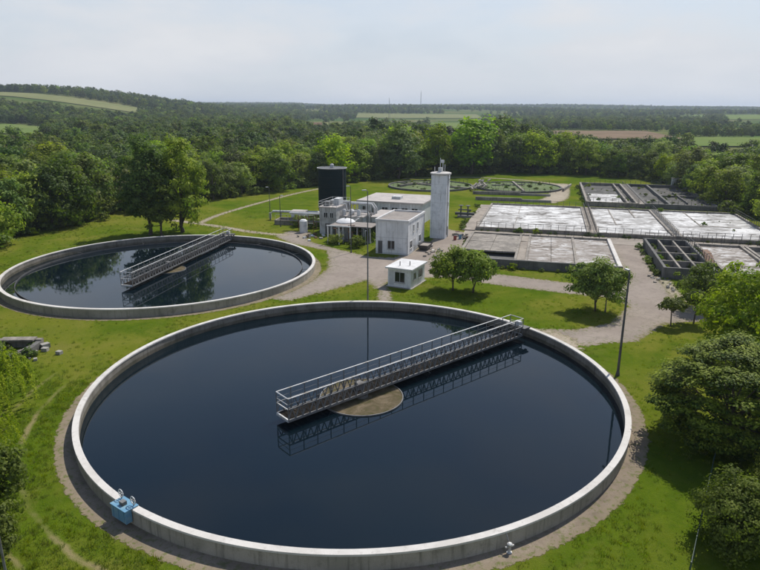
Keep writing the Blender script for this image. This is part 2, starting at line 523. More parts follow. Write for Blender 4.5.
M['leaf_small'] = leaf_mat('leaves_small_tree', (.105,.170,.016), (.23,.28,.034), 0.40, 0.01, 0.1, 0.1)
M['leaf_shrub'] = leaf_mat('leaves_shrub', (.026,.054,.006), (.260,.305,.038), 0.24, 0.01, 0.1, 0.05)  # pale end is for painted sunlit tops, dark end for shaded undersides
M['leaf_olive'] = leaf_mat('leaves_olive', (.070,.098,.013), (.155,.19,.030), 0.4, 0.01, 0.1, 0.1)
M['blade'] = leaf_mat('grass_blades', (.100,.155,.008), (.205,.225,.024), 0.5, 0.03, 0.2, 0.3)
M['haze'] = bpy.data.materials.new('haze_air')

# ------------------------------------------------------------------ terrain
def sm(t):
    t = np.clip(t, 0, 1)
    return t*t*(3-2*t)

def hgt(x, y):
    x = np.asarray(x, float); y = np.asarray(y, float)
    hill = 47*sm((y-280)/870)*sm((-x-190)/430)*(1 - .8*sm((y-1200)/700))
    far = 17*sm((y-700)/3000)
    roll = (5*np.sin(x/310+1.3)*np.cos(y/420) + 6*np.sin(x/620-y/530+0.5) + 4*np.sin(y/260+x/900) + 9)*sm((y-450)/1500)
    ridge = 14*sm((y-3200)/900)*(0.6+0.4*np.sin(x/800+2))
    return hill + far + 0.8*roll*(1 - .85*sm((-x-40)/500)) + ridge

gx = np.concatenate([-np.geomspace(6500, 90, 56), np.linspace(-80, 80, 17), np.geomspace(90, 6500, 56)])
gy = np.concatenate([np.linspace(-1500, -100, 6), np.linspace(-60, 260, 17), np.geomspace(275, 8500, 130)])
GX, GY = np.meshgrid(gx, gy)
GZ = hgt(GX, GY)
nx, ny = len(gx), len(gy)
vv = np.stack([GX.ravel(), GY.ravel(), GZ.ravel()], 1)
ii = np.arange(nx*ny).reshape(ny, nx)
ff = np.stack([ii[:-1,:-1].ravel(), ii[:-1,1:].ravel(), ii[1:,1:].ravel(), ii[1:,:-1].ravel()], 1)
me = bpy.data.meshes.new('ground')
me.from_pydata(vv.tolist(), [], ff.tolist())
me.shade_smooth()
struct(link('ground', me, M['grass_ground']))

# haze: one closed box of thin air round everything
mh = M['haze']; mh.use_nodes = True
nt = mh.node_tree; nt.nodes.clear()
o_ = nt.nodes.new('ShaderNodeOutputMaterial'); pv = nt.nodes.new('ShaderNodeVolumePrincipled')
pv.inputs['Color'].default_value = (.68,.78,.92,1)
pv.inputs['Density'].default_value = 0.00013
pv.inputs['Anisotropy'].default_value = 0.2
nt.links.new(pv.outputs[0], o_.inputs['Volume'])
hb = MB().box(-6700, 6700, -1700, 8700, -1.0, 112).build('haze', mh)
stuff(hb, 'thin pale haze lying over the whole valley')

def poly_sd(P, poly):
    """signed distance to a polygon, positive inside"""
    x, y = P[:,0], P[:,1]
    d = np.full(len(P), 1e9); c = np.zeros(len(P), bool)
    n = len(poly)
    for i in range(n):
        a = np.array(poly[i], float); b_ = np.array(poly[(i+1) % n], float); e = b_-a
        t_ = np.clip(((P-a)@e)/max(e@e, 1e-9), 0, 1)
        d = np.minimum(d, np.hypot(x-a[0]-t_*e[0], y-a[1]-t_*e[1]))
        if a[1] != b_[1]:
            c ^= ((a[1] > y) != (b_[1] > y)) & (x < e[0]*(y-a[1])/e[1]+a[0])
    return np.where(c, d, -d)

def sheet(name, pts, z, mat, jit=0.0, step=.4, seed=1):
    """flat patch whose outline frays into the grass (attribute 'edge' = metres inside the outline)"""
    A = np.array(pts, float); lo = A.min(0)-.9; hi = A.max(0)+.9
    xs = np.arange(lo[0], hi[0]+step, step); ys = np.arange(lo[1], hi[1]+step, step)
    X_, Y_ = np.meshgrid(xs, ys); P = np.stack([X_.ravel(), Y_.ravel()], 1)
    sd = poly_sd(P, pts).reshape(X_.shape)
    k = np.arange(X_.size).reshape(X_.shape)
    ok_ = np.maximum.reduce([sd[:-1,:-1], sd[:-1,1:], sd[1:,1:], sd[1:,:-1]]) > -.8
    f = np.stack([k[:-1,:-1][ok_], k[:-1,1:][ok_], k[1:,1:][ok_], k[1:,:-1][ok_]], 1)
    u, inv = np.unique(f, return_inverse=True)
    V = np.concatenate([P[u], np.full((len(u),1), z)], 1)
    me = bpy.data.meshes.new(name)
    me.from_pydata(V.tolist(), [], inv.reshape(f.shape).tolist())
    at = me.attributes.new('edge', 'FLOAT', 'POINT')
    at.data.foreach_set('value', sd.ravel()[u].astype(np.float32))
    return struct(link(name, me, mat))

def smooth_poly(pts, it=2):
    for _ in range(it):
        q = []
        for i in range(len(pts)):
            a = Vector(pts[i]); b_ = Vector(pts[(i+1) % len(pts)])
            q += [tuple(a.lerp(b_, .25)), tuple(a.lerp(b_, .75))]
        pts = q
    return pts

def ribbon(cl, w):
    """polygon round a centre line"""
    c = [Vector(p) for p in cl]
    for _ in range(2):
        q = [c[0]]
        for a, b_ in zip(c[:-1], c[1:]): q += [a.lerp(b_, .25), a.lerp(b_, .75)]
        q.append(c[-1]); c = q
    L, Rr = [], []
    for i, p_ in enumerate(c):
        d = (c[min(i+1, len(c)-1)] - c[max(i-1, 0)]).normalized()
        n = Vector((-d.y, d.x)); ww = w if not hasattr(w, '__len__') else w[0] + (w[1]-w[0])*i/(len(c)-1)
        L.append(tuple(p_ + n*ww/2)); Rr.append(tuple(p_ - n*ww/2))
    return L + Rr[::-1]

# paved areas: yard before the buildings, roads, gravel paths
yard = [(-11.8,76.5),(-6.8,81.5),(-2.0,86.6),(-0.2,81.5),(-0.4,76.6),(1.6,76.6),(1.5,80.5),(0.7,84.5),(2.2,87.8),(7.5,88.2),(10.5,88.6),
        (16.2,84.6),(26.2,80.0),(31.2,78.2),(31.5,75.0),(27.0,68.5),(21.8,66.0),(18.6,66.4),(17.8,63.6),(20.5,60.6),(24.6,62.0),(27.5,62.4),(33.0,68.0),(36.5,69.0),(50,68.0),(58,66.0),(60,68.5),(45,72.8),(38.6,75.8),(41.5,88.5),(45.6,100.5),(48.2,114.0),
        (45.0,117.0),(41.5,111.0),(38.4,98.0),(36.6,88.0),(33.4,83.0),(27.6,85.6),(17.6,90.6),(15.0,95.0),(17.0,112.0),(19.0,121.0),(13.0,128),(9.0,112.5),(2.5,101.0),(-1.6,101.5),(-7.2,107.0),(-12.6,113.0),(-14.6,118.2),(-13.6,122.5),(-18.4,124.2),(-20.4,118.4),(-16.4,112.0),(-9.4,106.2),(-8.6,100.0),(-8.2,93.0),(-9.8,87.0),(-12.2,81.5),(-14.5,77.6)]
sheet('yard_pavement', yard, 0.004, M['yard'])
sheet('gravel_path', ribbon([(-46,136),(-38.5,131.5),(-33,128.2),(-26,122.5),(-18,119.5)], 1.9), 0.008, M['gravel'])
sheet('gravel_path', ribbon([(-39,132),(-38,143),(-31,165),(-23,186),(-12,204)], 1.5), 0.012, M['gravel'])
sheet('gravel_path', ribbon([(43.5,166),(49,172),(55,190),(60,209)], (6.5, 5.5)), 0.008, M['gravel'])
sheet('gravel_path', ribbon([(60,206),(48,222),(30,229),(8,222)], 2.0), 0.012, M['gravel'])
sheet('gravel_patch', smooth_poly([(14.0,64.9),(16.3,66.9),(19.5,66.0),(21.5,63.2),(21.2,60.0),(19.4,57.6),(17.0,61.2)]), 0.009, M['gravel'])
sheet('gravel_verge', ribbon([(37.2,72.2),(38.9,76.5),(40.8,84.0),(44.0,97.0)], 1.6), 0.010, M['gravel'])

def annulus(name, c, r0, r1, z, mat, n=160):
    """ring of paving; 'edge' = metres inside its outer edge"""
    vs = []; fs = []; ed = []
    w_ = r1-r0; rings = [r0, r0+.35*w_, r0+.7*w_, r1, r1+.35, r1+.7]
    for r_ in rings:
        for i in range(n):
            t = 2*math.pi*i/n
            vs.append((c[0]+r_*math.cos(t), c[1]+r_*math.sin(t), z)); ed.append(r1-r_+.1)
    for q in range(len(rings)-1):
        for i in range(n):
            j = (i+1) % n
            fs.append((q*n+i, (q+1)*n+i, (q+1)*n+j, q*n+j))
    o = MB().add(vs, fs).build(name, mat)
    at = o.data.attributes.new('edge', 'FLOAT', 'POINT'); at.data.foreach_set('value', np.array(ed, np.float32))
    return struct(o)
annulus('walkway', TANK1, 22.6, 23.95, 0.016, M['walk'], 220)
annulus('walkway', TANK2, 22.3, 23.3, 0.016, M['walk'], 200)

# ------------------------------------------------------------------ round tanks
RIM = 1.1
def clarifier(c, Ro, label, seed):
    t = thing('clarifier_tank', label, 'settling tank', (c[0], c[1], 0))
    th = 0.36
    # outer and inner faces of the wall; the lower inside is wet
    w = MB().lathe([(Ro, 0.0), (Ro, RIM-0.13), (Ro-th, RIM-0.13)], 200)
    w.f = w.f[:-2]
    w.build('wall', M['wall_outer'], t, smooth=True)
    w = MB().lathe([(Ro-th, RIM-0.131), (Ro-th, 0.42)], 200)
    w.f = w.f[:-2]
    w.build('inner_face', M['inner_concrete'], t, smooth=True)
    w = MB().lathe([(Ro-th, 0.42), (Ro-th, -0.02)], 200); w.f = w.f[:-2]
    w.build('waterline_band', M['wet_concrete'], t, smooth=True)
    cp = MB().lathe([(Ro+0.05, RIM-0.128), (Ro+0.05, RIM), (Ro-th-0.05, RIM), (Ro-th-0.05, RIM-0.128)], 200, closed=True)
    cp.build('coping', M['coping'], t, smooth=True)
    return t
near_tank = clarifier(TANK1, 22.68, 'large round concrete settling tank nearest the camera, full of dark water', 1)
far_tank = clarifier(TANK2, 22.42, 'second round settling tank beyond the near one, beside the wood', 2)
def water_disc(c, r):
    m_ = MB(); m_.lathe([(r, 0.0)], 160); m_.f = [tuple(range(160))]
    return struct(m_.build('water', M['water'], None, (c[0], c[1], 0.05)))
water_disc(TANK1, 22.33); water_disc(TANK2, 22.07)
# scum baffle ring standing in the far tank
bf = MB().lathe([(20.45, 0.02), (20.45, 0.26), (20.39, 0.26), (20.39, 0.02)], 160, closed=True)
bf.build('scum_baffle', M['dark_steel'], far_tank, smooth=True)
for k in range(36):
    a = 2*math.pi*k/36
    MB().beam((20.45*math.cos(a), 20.45*math.sin(a), 0.2), (22.08*math.cos(a), 22.08*math.sin(a), 0.34), 0.06).build('baffle_bracket', M['dark_steel'], far_tank) if k % 3 == 0 else None

def feed_well(c, r, label):
    t = thing('feed_well', label, 'feed well', (c[0], c[1], 0.0))
    rim_ = MB().lathe([(r, -0.02), (r, 0.15), (r-0.07, 0.15), (r-0.07, -0.02)], 72, closed=True)
    rim_.build('steel_rim', M['steel'], t, smooth=True)
    vs = [(0,0,0.11)]; fs = []
    rr = random.Random(int(r*10)); rings = 12; seg = 48
    for i in range(1, rings+1):
        for j in range(seg):
            a = 2*math.pi*j/seg; q = (r-0.08)*i/rings
            vs.append((q*math.cos(a), q*math.sin(a), 0.10 + (rr.uniform(-.02, .02) if i < rings else 0)))
    for j in range(seg): fs.append((0, 1+j, 1+(j+1) % seg))
    for i in range(rings-1):
        for j in range(seg):
            j2 = (j+1) % seg
            fs.append((1+i*seg+j, 1+(i+1)*seg+j, 1+(i+1)*seg+j2, 1+i*seg+j2))
    MB().add(vs, fs).build('scum_layer', M['scum'], t, smooth=True)
    # column that carries the bridge
    MB().lathe([(0.55, 0.08), (0.55, 0.385)], 20).build('pivot_column', M['dark_concrete'], t)
    return t
feed_well((-1.55, 48.8), 3.6, 'round brown scum covered well under the bridge of the near tank')
feed_well((-32.4, 92.2), 2.5, 'round brown scum covered well under the bridge of the far tank')

# ------------------------------------------------------------------ scraper bridges
def bridge(p0, p1, label, grp, bays, hang):
    p0 = Vector(p0); p1 = Vector(p1); d = p1-p0; L = d.length
    t = thing('scraper_bridge', label, 'bridge', (p0.x, p0.y, 0), math.atan2(d.y, d.x), grp)
    W = 0.85; zb, zm, zt = 0.62, 1.58, 2.50
    step = L/bays
    vert = MB().beam((0,0,zb), (0,0,zt), 0.06); vm = None
    hs_ = step/4
    dg_up = MB().beam((0,0,zb+.05), (hs_,0,zm), 0.068); du = None
    dg_dn = MB().beam((0,0,zm), (hs_,0,zb+.05), 0.068); dd = None
    def piece(me_holder, mb, name, parent, loc):
        if me_holder is None:
            return mb.build(name, M['steel'], parent, loc)
        return link(name, me_holder.data, None, parent, loc)
    for sgn in (-1, 1):
        tr = MB().beam((0,0,zb), (L,0,zb), 0.10, 0.20).build('side_truss', M['steel'], t, (0, sgn*W, 0))
        MB().tube([(0,0,zt), (L,0,zt)], 0.045, 8).build('top_rail', M['pale_steel'], tr)
        MB().tube([(0,0,2.02), (L,0,2.02)], 0.014, 5).build('mid_rail', M['steel'], tr)
        MB().beam((0,0,zm), (L,0,zm), 0.08, 0.09).build('upper_chord', M['steel'], tr)
        for k in range(bays+1):
            o = piece(vm, vert, 'vertical_bar', tr, (k*step, 0, 0)); vm = vm or o
        for k in range(bays*2):
            o = piece(du, dg_up, 'diagonal_bar', tr, (k*step/2, 0.012, 0)); du = du or o
            o = piece(dd, dg_dn, 'diagonal_bar', tr, (k*step/2+hs_, -0.012, 0)); dd = dd or o
    # deck of short boards
    bw = 0.42
    plank = None; n = int(L/bw); rr = random.Random(5)
    for k in range(n):
        if plank is None:
            plank = MB().box(0, bw-0.035, -W+.08, W-.08, 0.66, 0.71).build('deck_plank', M['deck'], t, (0,0,0)); o = plank
        else:
            o = link('deck_plank', plank.data, None, t)
        o.location = (k*bw, 0, rr.uniform(-.012, .012))
    for x in (0.0, L):
        e = MB()
        e.tube([(x,-W,zt),(x,W,zt)], 0.05, 8); e.tube([(x,-W,1.98),(x,W,1.98)], 0.025, 6)
        e.beam((x,-W,zb),(x,W,zb), 0.12, 0.22); e.beam((x,-W,zm),(x,W,zm), 0.07)
        e.build('end_rail', M['pale_steel'], t)
    for k in range(1, bays, 2):
        MB().beam((k*step,-W+.06,zb),(k*step,W-.06,zb), 0.08, 0.12).build('cross_beam', M['steel'], t)
    # pivot turntable over the well
    MB().lathe([(0.6,0.51),(0.6,0.60),(0.42,0.60),(0.42,0.80)], 20, c=(hang,0,-.12)).build('turntable', M['dark_steel'], t)
    MB().box(hang-.3, hang+.3, -.3, .3, .72, 1.35).build('control_cabinet', M['steel'], t)
    # scraper arms hanging into the water
    for x in (hang*0.5, hang+(L-hang)*.35, hang+(L-hang)*.7):
        s_ = MB()
        for y in (-.6,.6): s_.beam((x,y,.52),(x+.5,y,.0), .07)
        s_.build('scraper_arm', M['dark_steel'], t)
    # end carriage that rolls on the rim
    cb = MB().box(L-.25, L+.75, -1.25, 1.25, RIM+.26, RIM+.42).build('end_carriage', M['dark_steel'], t)
    for y in (-1.0, 1.0):
        wv = MB(); 
        wv.tube([(L+.52, y-.09, RIM+.2), (L+.52, y+.09, RIM+.2)], .2, 16)
        wv.build('wheel', M['dark_steel'], cb)
    MB().box(L+.1, L+.6, -.3, .3, RIM+.42, RIM+.85).build('drive_motor', M['grey_wall'], cb)
    return t
bridge((-7.6, 44.0), (14.75, 63.2), 'long steel truss bridge with railings across the near tank', 'scraper bridges over the round tanks', 22, 7.7)
bridge((-34.5, 81.2), (-28.3, 113.0), 'steel truss bridge with railings across the far tank', 'scraper bridges over the round tanks', 22, 11.1)

# blue sluice box over the near rim
def at_rim(c, ang, rr_): return (c[0]+rr_*math.cos(ang), c[1]+rr_*math.sin(ang))
ang = math.atan2(32.3-TANK1[1], -15.1-TANK1[0])
bx, by = at_rim(TANK1, ang, 22.68)
t = thing('sluice_box', 'blue steel box hung over the rim of the near tank, with two handwheels', 'sluice box', (bx, by, 0), ang)
bm_ = MB()
bm_.box(.06, .46, -.74, .74, 0.30, 1.14)
bm_.build('casing', M['blue'], t)
MB().box(-.42, .50, -.78, .78, 1.142, 1.18).build('lid', M['blue'], t)
for y in (-.55, .0, .55):
    MB().box(.462, .49, y-.03, y+.03, .34, 1.1).build('stiffener', M['blue'], t)
for y in (-.62, .62):
    h_ = MB(); h_.tube([(-.2,y,1.19),(-.2,y,1.62)], .035, 8)
    h_ = h_.build('spindle', M['steel'], t)
    wv = MB(); n = 20; vs = [Vector((-.2+.02, y+.24*math.cos(2*math.pi*i/n), 1.55+.24*math.sin(2*math.pi*i/n))) for i in range(n+1)]
    wv.tube(vs, .032, 6, False)
    for i in range(4): wv.beam((-.18,y,1.55), vs[i*5], .03)
    wv.build('handwheel', M['pale_steel'], h_)
MB().box(-.05,.25,-.18,.18,1.19,1.42).build('gearbox', M['steel'], t)

# valve standpipe at the outside of the near tank
hx, hy = at_rim(TANK1, math.atan2(29.0-TANK1[1], 7.5-TANK1[0]), 23.15)
t = thing('standpipe', 'small grey valve standpipe at the foot of the near tank wall', 'standpipe', (hx, hy, 0.0), math.atan2(29.0-TANK1[1], 7.5-TANK1[0]))
MB().tube([(0,0,.0),(0,0,.52)], .085, 14).build('riser', M['pale_steel'], t, smooth=True)
MB().lathe([(.16,.0),(.16,.05),(.09,.05)], 16).build('foot_flange', M['pale_steel'], t)
MB().lathe([(.13,.5),(.15,.54),(.15,.6),(.08,.66)], 16).build('cap', M['pale_steel'], t, smooth=True)
MB().tube([(0,-.28,.42),(0,.28,.42)], .06, 12).build('outlet', M['pale_steel'], t, smooth=True)
MB().tube([(-.05,0,.6),(-.3,.02,.86),(-.42,.02,.98)], .03, 8).build('hose_bracket', M['steel'], t)

# ------------------------------------------------------------------ rectangular basins (own grid)
A0 = R(-15); OX, OY = 19.6, 125.7
Vv = Vector((math.cos(A0), math.sin(A0))); Uu = Vector((-math.sin(A0), math.cos(A0)))
def S(a, b_, z=0.0): return (OX + a*Vv.x + b_*Uu.x, OY + a*Vv.y + b_*Uu.y, z)

def rough_floor(x0, x1, y0, y1, z, amp, seed, step=0.8):
    rr = np.random.RandomState(seed)
    nx_ = max(2, int((x1-x0)/step)); ny_ = max(2, int((y1-y0)/step))
    xs = np.linspace(x0, x1, nx_+1); ys = np.linspace(y0, y1, ny_+1)
    X, Y = np.meshgrid(xs, ys)
    Z = z + amp*(0.5*np.sin(X*0.9+seed)*np.cos(Y*0.7-seed) + 0.5*np.sin(X*0.35-Y*0.5+2*seed)) + amp*0.7*rr.uniform(-1, 1, X.shape)
    mb = MB()
    k = np.arange(X.size).reshape(X.shape)
    mb.add(list(zip(X.ravel(), Y.ravel(), Z.ravel())), [tuple(map(int, q)) for q in np.stack([k[:-1,:-1].ravel(), k[:-1,1:].ravel(), k[1:,1:].ravel(), k[1:,:-1].ravel()], 1)])
    return mb

def basin(label, a0, a1, b0, b1, h, floor_z, floor_mat, dividers=(), wall_mat='old_concrete', th=0.45, amp=.05, seed=1, group=None, walls='LRFB', wallw=None):
    """dividers: (axis, pos, from, to, height, width)"""
    t = thing('sludge_basin', label, 'basin', S(a0, b0), A0, group)
    W, D = a1-a0, b1-b0
    wm = M[wall_mat]
    if 'F' in walls: MB().box(0, W, 0, th, 0, h).build('wall', wm, t)
    if 'B' in walls: MB().box(0, W, D-th, D, 0, h).build('wall', wm, t)
    if 'L' in walls: MB().box(0, th, th, D-th, 0, h).build('wall', wm, t)
    if 'R' in walls: MB().box(W-th, W, th, D-th, 0, h).build('wall', wm, t)
    for (ax, pos, fr, to, hh, wd) in dividers:
        if ax == 'a': MB().box(pos-wd/2, pos+wd/2, max(fr, th), min(to, D-th), 0, hh).build('dividing_wall', wm, t)
        else: MB().box(max(fr, th), min(to, W-th), pos-wd/2, pos+wd/2, 0, hh).build('dividing_wall', wm, t)
    rough_floor(th, W-th, th, D-th, floor_z, amp, seed).build('sludge_crust', M[floor_mat], t, smooth=True)
    return t
G_W = 'white crusted drying basins in the middle row'
bl = basin('white crusted drying basin at the left end of the middle row', 0.0, 22.3, 0, 34.5, .75, .42, 'crust_white', (('a', 7.5, 1, 34, .44, .14),), seed=1, wallw=1)
bm2 = basin('white crusted drying basin in the centre of the middle row', 23.7, 38.0, 0, 34.5, .75, .42, 'crust_white', (('a', 4.6, 12, 34, .50, .25), ('a', 9.4, 22, 34, .55, .3)), seed=2)
bm3 = basin('white crusted drying basin at the right end of the middle row', 38.9, 56.5, 0, 34.5, .75, .42, 'crust_white', (('a', 6.4, 14, 34, .52, .25), ('b', 15.0, 6.5, 14.0, .5, .6)), seed=3)
# catwalk slabs between the cells
sl = MB().box(0, 1.40, 0, 34.5, 0, .62).build('catwalk', M['strip'], None, S(22.3, 0), A0); tag(sl, 'concrete catwalk between the left and centre white crusted basins', 'catwalk')
sl = MB().box(0, .90, 0, 34.5, 0, .80).build('catwalk', M['dark_concrete'], None, S(38.0, 0), A0); tag(sl, 'dark narrow catwalk between the centre and right white crusted basins', 'catwalk')
sl = MB().box(0, 2.6, -1.0, 34.5, 0, .22).build('kerb_slab', M['strip'], None, S(-2.6, 0), A0); tag(sl, 'pale concrete slab along the left side of the white crusted basins', 'slab')
sl = MB().box(0, 60, 0, 6.4, 0, .03).build('service_strip', M['strip'], None, S(-2.0, -6.9), A0); struct(sl)

# back row: dark compartments
basin('dark abandoned basin at the back right with a white patch of crust', 23.5, 36.2, 41, 86, 1.2, .35, 'crust_dark', (('a', 10.3, 0, 45, 1.1, .5),), 'old_concrete', .6, .10, 4)
basin('dark compartment basin at the back right corner of the works', 37.6, 54.5, 41, 86, 1.2, .3, 'crust_dark', (('a', 6.2, 0, 45, 1.1, .6), ('a', 11.4, 8, 30, .8, .3), ('b', 22, 6, 16.5, .7, .3)), 'dark_concrete', .6, .12, 5)
MB().box(0, 1.4, 0, 45, 0, 1.05).build('catwalk', M['old_concrete'], None, S(36.2, 41), A0)
tag(bpy.context.scene.objects['catwalk.002'], 'concrete catwalk between the two dark basins at the back', 'catwalk')
# white crust patch in the back basin
pt = rough_floor(1.6, 9.6, 3.5, 22, .52, .05, 9)
pt.build('crust_patch', M['crust_white'], bpy.data.objects['sludge_basin.003'], smooth=True)
hs = thing('pump_hut', 'tiny grey pump hut on the far corner of the back basins', 'hut', S(51.5, 87.2), A0)
MB().box(0, 3.2, 0, 2.2, 0, 3.0).build('walls', M['grey_wall'], hs)
MB().box(-.2, 3.4, -.2, 2.4, 3.002, 3.2).build('roof_slab', M['pale_roof'], hs)
MB().box(1.1, 2.0, -.03, .02, .05, 2.1).build('door', M['dark_steel'], hs)

# front left basin: cracked slabs, open pit, grey outer wall
fl = thing('slab_basin', 'broken slab covered basin with an open dark pit, behind the two small trees', 'basin', S(0.2, -30.4), A0)
Wf, Df = 25.2, 22.6
MB().box(0, Wf, 0, .5, 0, 1.35).build('wall', M['dark_concrete'], fl)
MB().box(0, Wf, Df-.5, Df, 0, 1.2).build('wall', M['old_concrete'], fl)
MB().box(0, .5, .5, Df-.5, 0, 1.2).build('wall', M['old_concrete'], fl)
MB().box(Wf-.6, Wf, .5, Df-.5, 0, 1.3).build('wall', M['coping'], fl)
for x in (9.3, 11.0, 18.6):
    MB().box(x-.2, x+.2, .5, Df-.5, 0, 1.12).build('dividing_wall', M['old_concrete'], fl)
rr = random.Random(11)
# floor slabs laid unevenly, one bay left open as a pit
def slab_bay(x0, x1, y0, y1, nx_, ny_, mat, zz, hole=None):
    for i in range(nx_):
        for j in range(ny_):
            xa = x0+(x1-x0)*i/nx_; xb = x0+(x1-x0)*(i+1)/nx_; ya = y0+(y1-y0)*j/ny_; yb = y0+(y1-y0)*(j+1)/ny_
            if hole and xa < hole[1] and xb > hole[0]+.6 and ya < hole[3]: continue
            dz = rr.uniform(-.05, .05); tl = rr.uniform(-.03, .03); g_ = .03
            mb = MB(); z1 = zz+dz
            mb.add([(xa+g_,ya+g_,z1-.25),(xb-g_,ya+g_,z1-.25),(xb-g_,yb-g_,z1-.25),(xa+g_,yb-g_,z1-.25),
                    (xa+g_,ya+g_,z1-tl),(xb-g_,ya+g_,z1+tl),(xb-g_,yb-g_,z1+tl*.5),(xa+g_,yb-g_,z1-tl)],
                   [(0,3,2,1),(4,5,6,7),(0,1,5,4),(1,2,6,5),(2,3,7,6),(3,0,4,7)])
            mb.build('floor_slab', M[mat], fl)
slab_bay(.5, 9.1, .5, Df-.5, 2, 3, 'old_concrete', .95, hole=(3.9, 9, 1, 7.5))
slab_bay(9.5, 10.8, .5, Df-.5, 1, 4, 'strip', .98)
slab_bay(11.2, 18.4, .5, Df-.5, 2, 2, 'crust_grey', .95)
slab_bay(18.8, Wf-.6, .5, Df-.5, 1, 2, 'crust_grey', .93)
MB().box(.5, 9.1, .5, 9.2, .0, .12).build('pit_floor', M['dark_concrete'], fl)

# front right basin: narrow dark compartments behind a grey wall
fr = basin('narrow dark compartment basin with grey outer wall beside the road', 31.0, 38.2, -30.4, -8.2, 1.7, .5, 'crust_dark',
           (('a', 2.4, 0, 23, 1.6, .3), ('a', 4.8, 0, 23, 1.6, .3), ('b', 5.5, 0, 8, 1.55, .25), ('b', 11.5, 0, 8, 1.55, .25), ('b', 17, 2.4, 8, 1.55, .25)), 'dark_concrete', .4, .12, 6)
for o in fr.children:
    if o.name.startswith('dividing_wall'): o.data.materials[0] = M['old_concrete']
basin('pale grey silted basin right of the dark compartments', 39.4, 47.0, -30.4, -8.2, 1.3, .95, 'crust_grey', (), 'old_concrete', .45, .05, 7)
basin('dark basin half hidden by the bright tree on the right', 47.4, 55.5, -28, -8.2, 1.2, .4, 'crust_dark', (('b', 12, 0, 8, 1.1, .3),), 'old_concrete', .45, .1, 8)
st = thing('plank_heap', 'heap of old boards lying between dark compartments and silted basin', 'boards', S(37.9, -20), A0)
for k in range(7):
    MB().box(-.1+k*.12, 1.0+k*.10, -6+k*.9, -4.2+k*1.1, 1.72+.06*k, 1.78+.06*k).build('board', M['rust'], st)

# old round basins gone to weed behind
def old_round(c, rx, label, seed):
    t = thing('disused_basin', label, 'basin', (c[0], c[1], 0))
    w = MB().lathe([(rx, 0), (rx, .55), (rx-.5, .55), (rx-.5, 0)], 64, closed=True)
    MB().box(-rx+.6, rx-.6, -.3, .3, 0, .7).build('cross_wall', M['old_concrete'], t, rz=.5+seed)
    MB().box(-rx*.5, rx*.3, 4.2, 4.7, 0, .55).build('cross_wall', M['dark_concrete'], t, rz=.2*seed)
    w.build('wall', M['dark_concrete'], t, smooth=True)
    m_ = MB(); vs = [(0,0,.25)]; fs = []
    rr = random.Random(seed)
    for i in range(1, 9):
        for j in range(40):
            a = 2*math.pi*j/40; q = (rx-.5)*i/8
            vs.append((q*math.cos(a), q*math.sin(a), .25+(rr.uniform(-.1,.1) if i < 8 else 0)))
    for j in range(40): fs.append((0, 1+j, 1+(j+1) % 40))
    for i in range(7):
        for j in range(40):
            j2 = (j+1) % 40
            fs.append((1+i*40+j, 1+(i+1)*40+j, 1+(i+1)*40+j2, 1+i*40+j2))
    m_.add(vs, fs).build('weedy_floor', M['weedy'], t, smooth=True)
    return t
old_round((43.5, 197.0), 13.5, 'disused round basin overgrown with grass, left of the gravel track', 1)
old_round((16.0, 199.5), 13.5, 'disused round basin overgrown with grass, behind the white tower', 2)
rb = thing('broken_walkway', 'heap of broken concrete beams between the two overgrown round basins', 'rubble', (31.5, 197, 0), R(-15))
for k in range(16):
    x, y = rr.uniform(-2.5, 2.5), rr.uniform(-13, 14)
    l = rr.uniform(1.5, 4)
    MB().beam((x, y, .4+rr.uniform(0,.5)), (x+l*rr.uniform(-.4,.4), y+l, .5+rr.uniform(0, 1.0)), .5, .35).build('beam', M['old_concrete' if k % 3 else 'dark_concrete'], rb)

for lb, x_, y_, rz_, l_ in (('pale diagonal wall remains left of the white tower at the back', 6.5, 196, .9, 15), ('low broken wall at the right end of the overgrown round basins', 55.5, 188, 1.15, 17), ('low concrete wall in front of the overgrown round basins', 27, 181.5, -.2, 22), ('second low concrete wall behind the slab of the white basins', 26, 169.5, -.24, 20)):
    lw = thing('low_wall', lb, 'wall', (x_, y_, 0), rz_)
    MB().box(0, l_*.62, 0, .6, 0, .9).build('wall', M['old_concrete'], lw)
    MB().box(l_*.62, l_, .04, .56, 0, .6).build('broken_end', M['concrete'], lw)

# railings round the basins
rail_post = None
def railing(label, p, q, zb, h=1.05, step=1.5, mat='dark_steel'):
    global rail_post
    p = Vector(p); q = Vector(q); d = q-p; L = d.length
    t = thing('railing', label, 'railing', (p.x, p.y, zb), math.atan2(d.y, d.x))
    n = max(1, round(L/step))
    for k in range(n+1):
        if rail_post is None:
            rail_post = MB().beam((0,0,0),(0,0,1.05),.075).build('post', M[mat], t); o = rail_post
        else: o = link('post', rail_post.data, None, t)
        o.location = (k*L/n, 0, 0)
    MB().tube([(0,0,h),(L,0,h)], .032, 6).build('top_rail', M[mat], t)
    MB().tube([(0,0,h*.55),(L,0,h*.55)], .022, 6).build('mid_rail', M[mat], t)
    return t
railing('grey railing on the front wall of the left white crusted basin', S(.2,.2)[:2], S(22.2,.2)[:2], .75)
railing('grey railing on the front wall of the centre white crusted basin', S(23.9,.2)[:2], S(37.9,.2)[:2], .75)
railing('grey railing on the front wall of the right white crusted basin', S(39.1,.2)[:2], S(56.4,.2)[:2], .75)
railing('grey railing along the back wall of the left white crusted basin', S(.2,34.3)[:2], S(22.2,34.3)[:2], .75)
railing('grey railing along the back wall of the centre white crusted basin', S(23.9,34.3)[:2], S(37.9,34.3)[:2], .75)
railing('grey railing along the back wall of the right white crusted basin', S(39.1,34.3)[:2], S(56.4,34.3)[:2], .75)
railing('grey railing in front of the left dark basin at the back', S(23.7,41.2)[:2], S(36,41.2)[:2], 1.2)
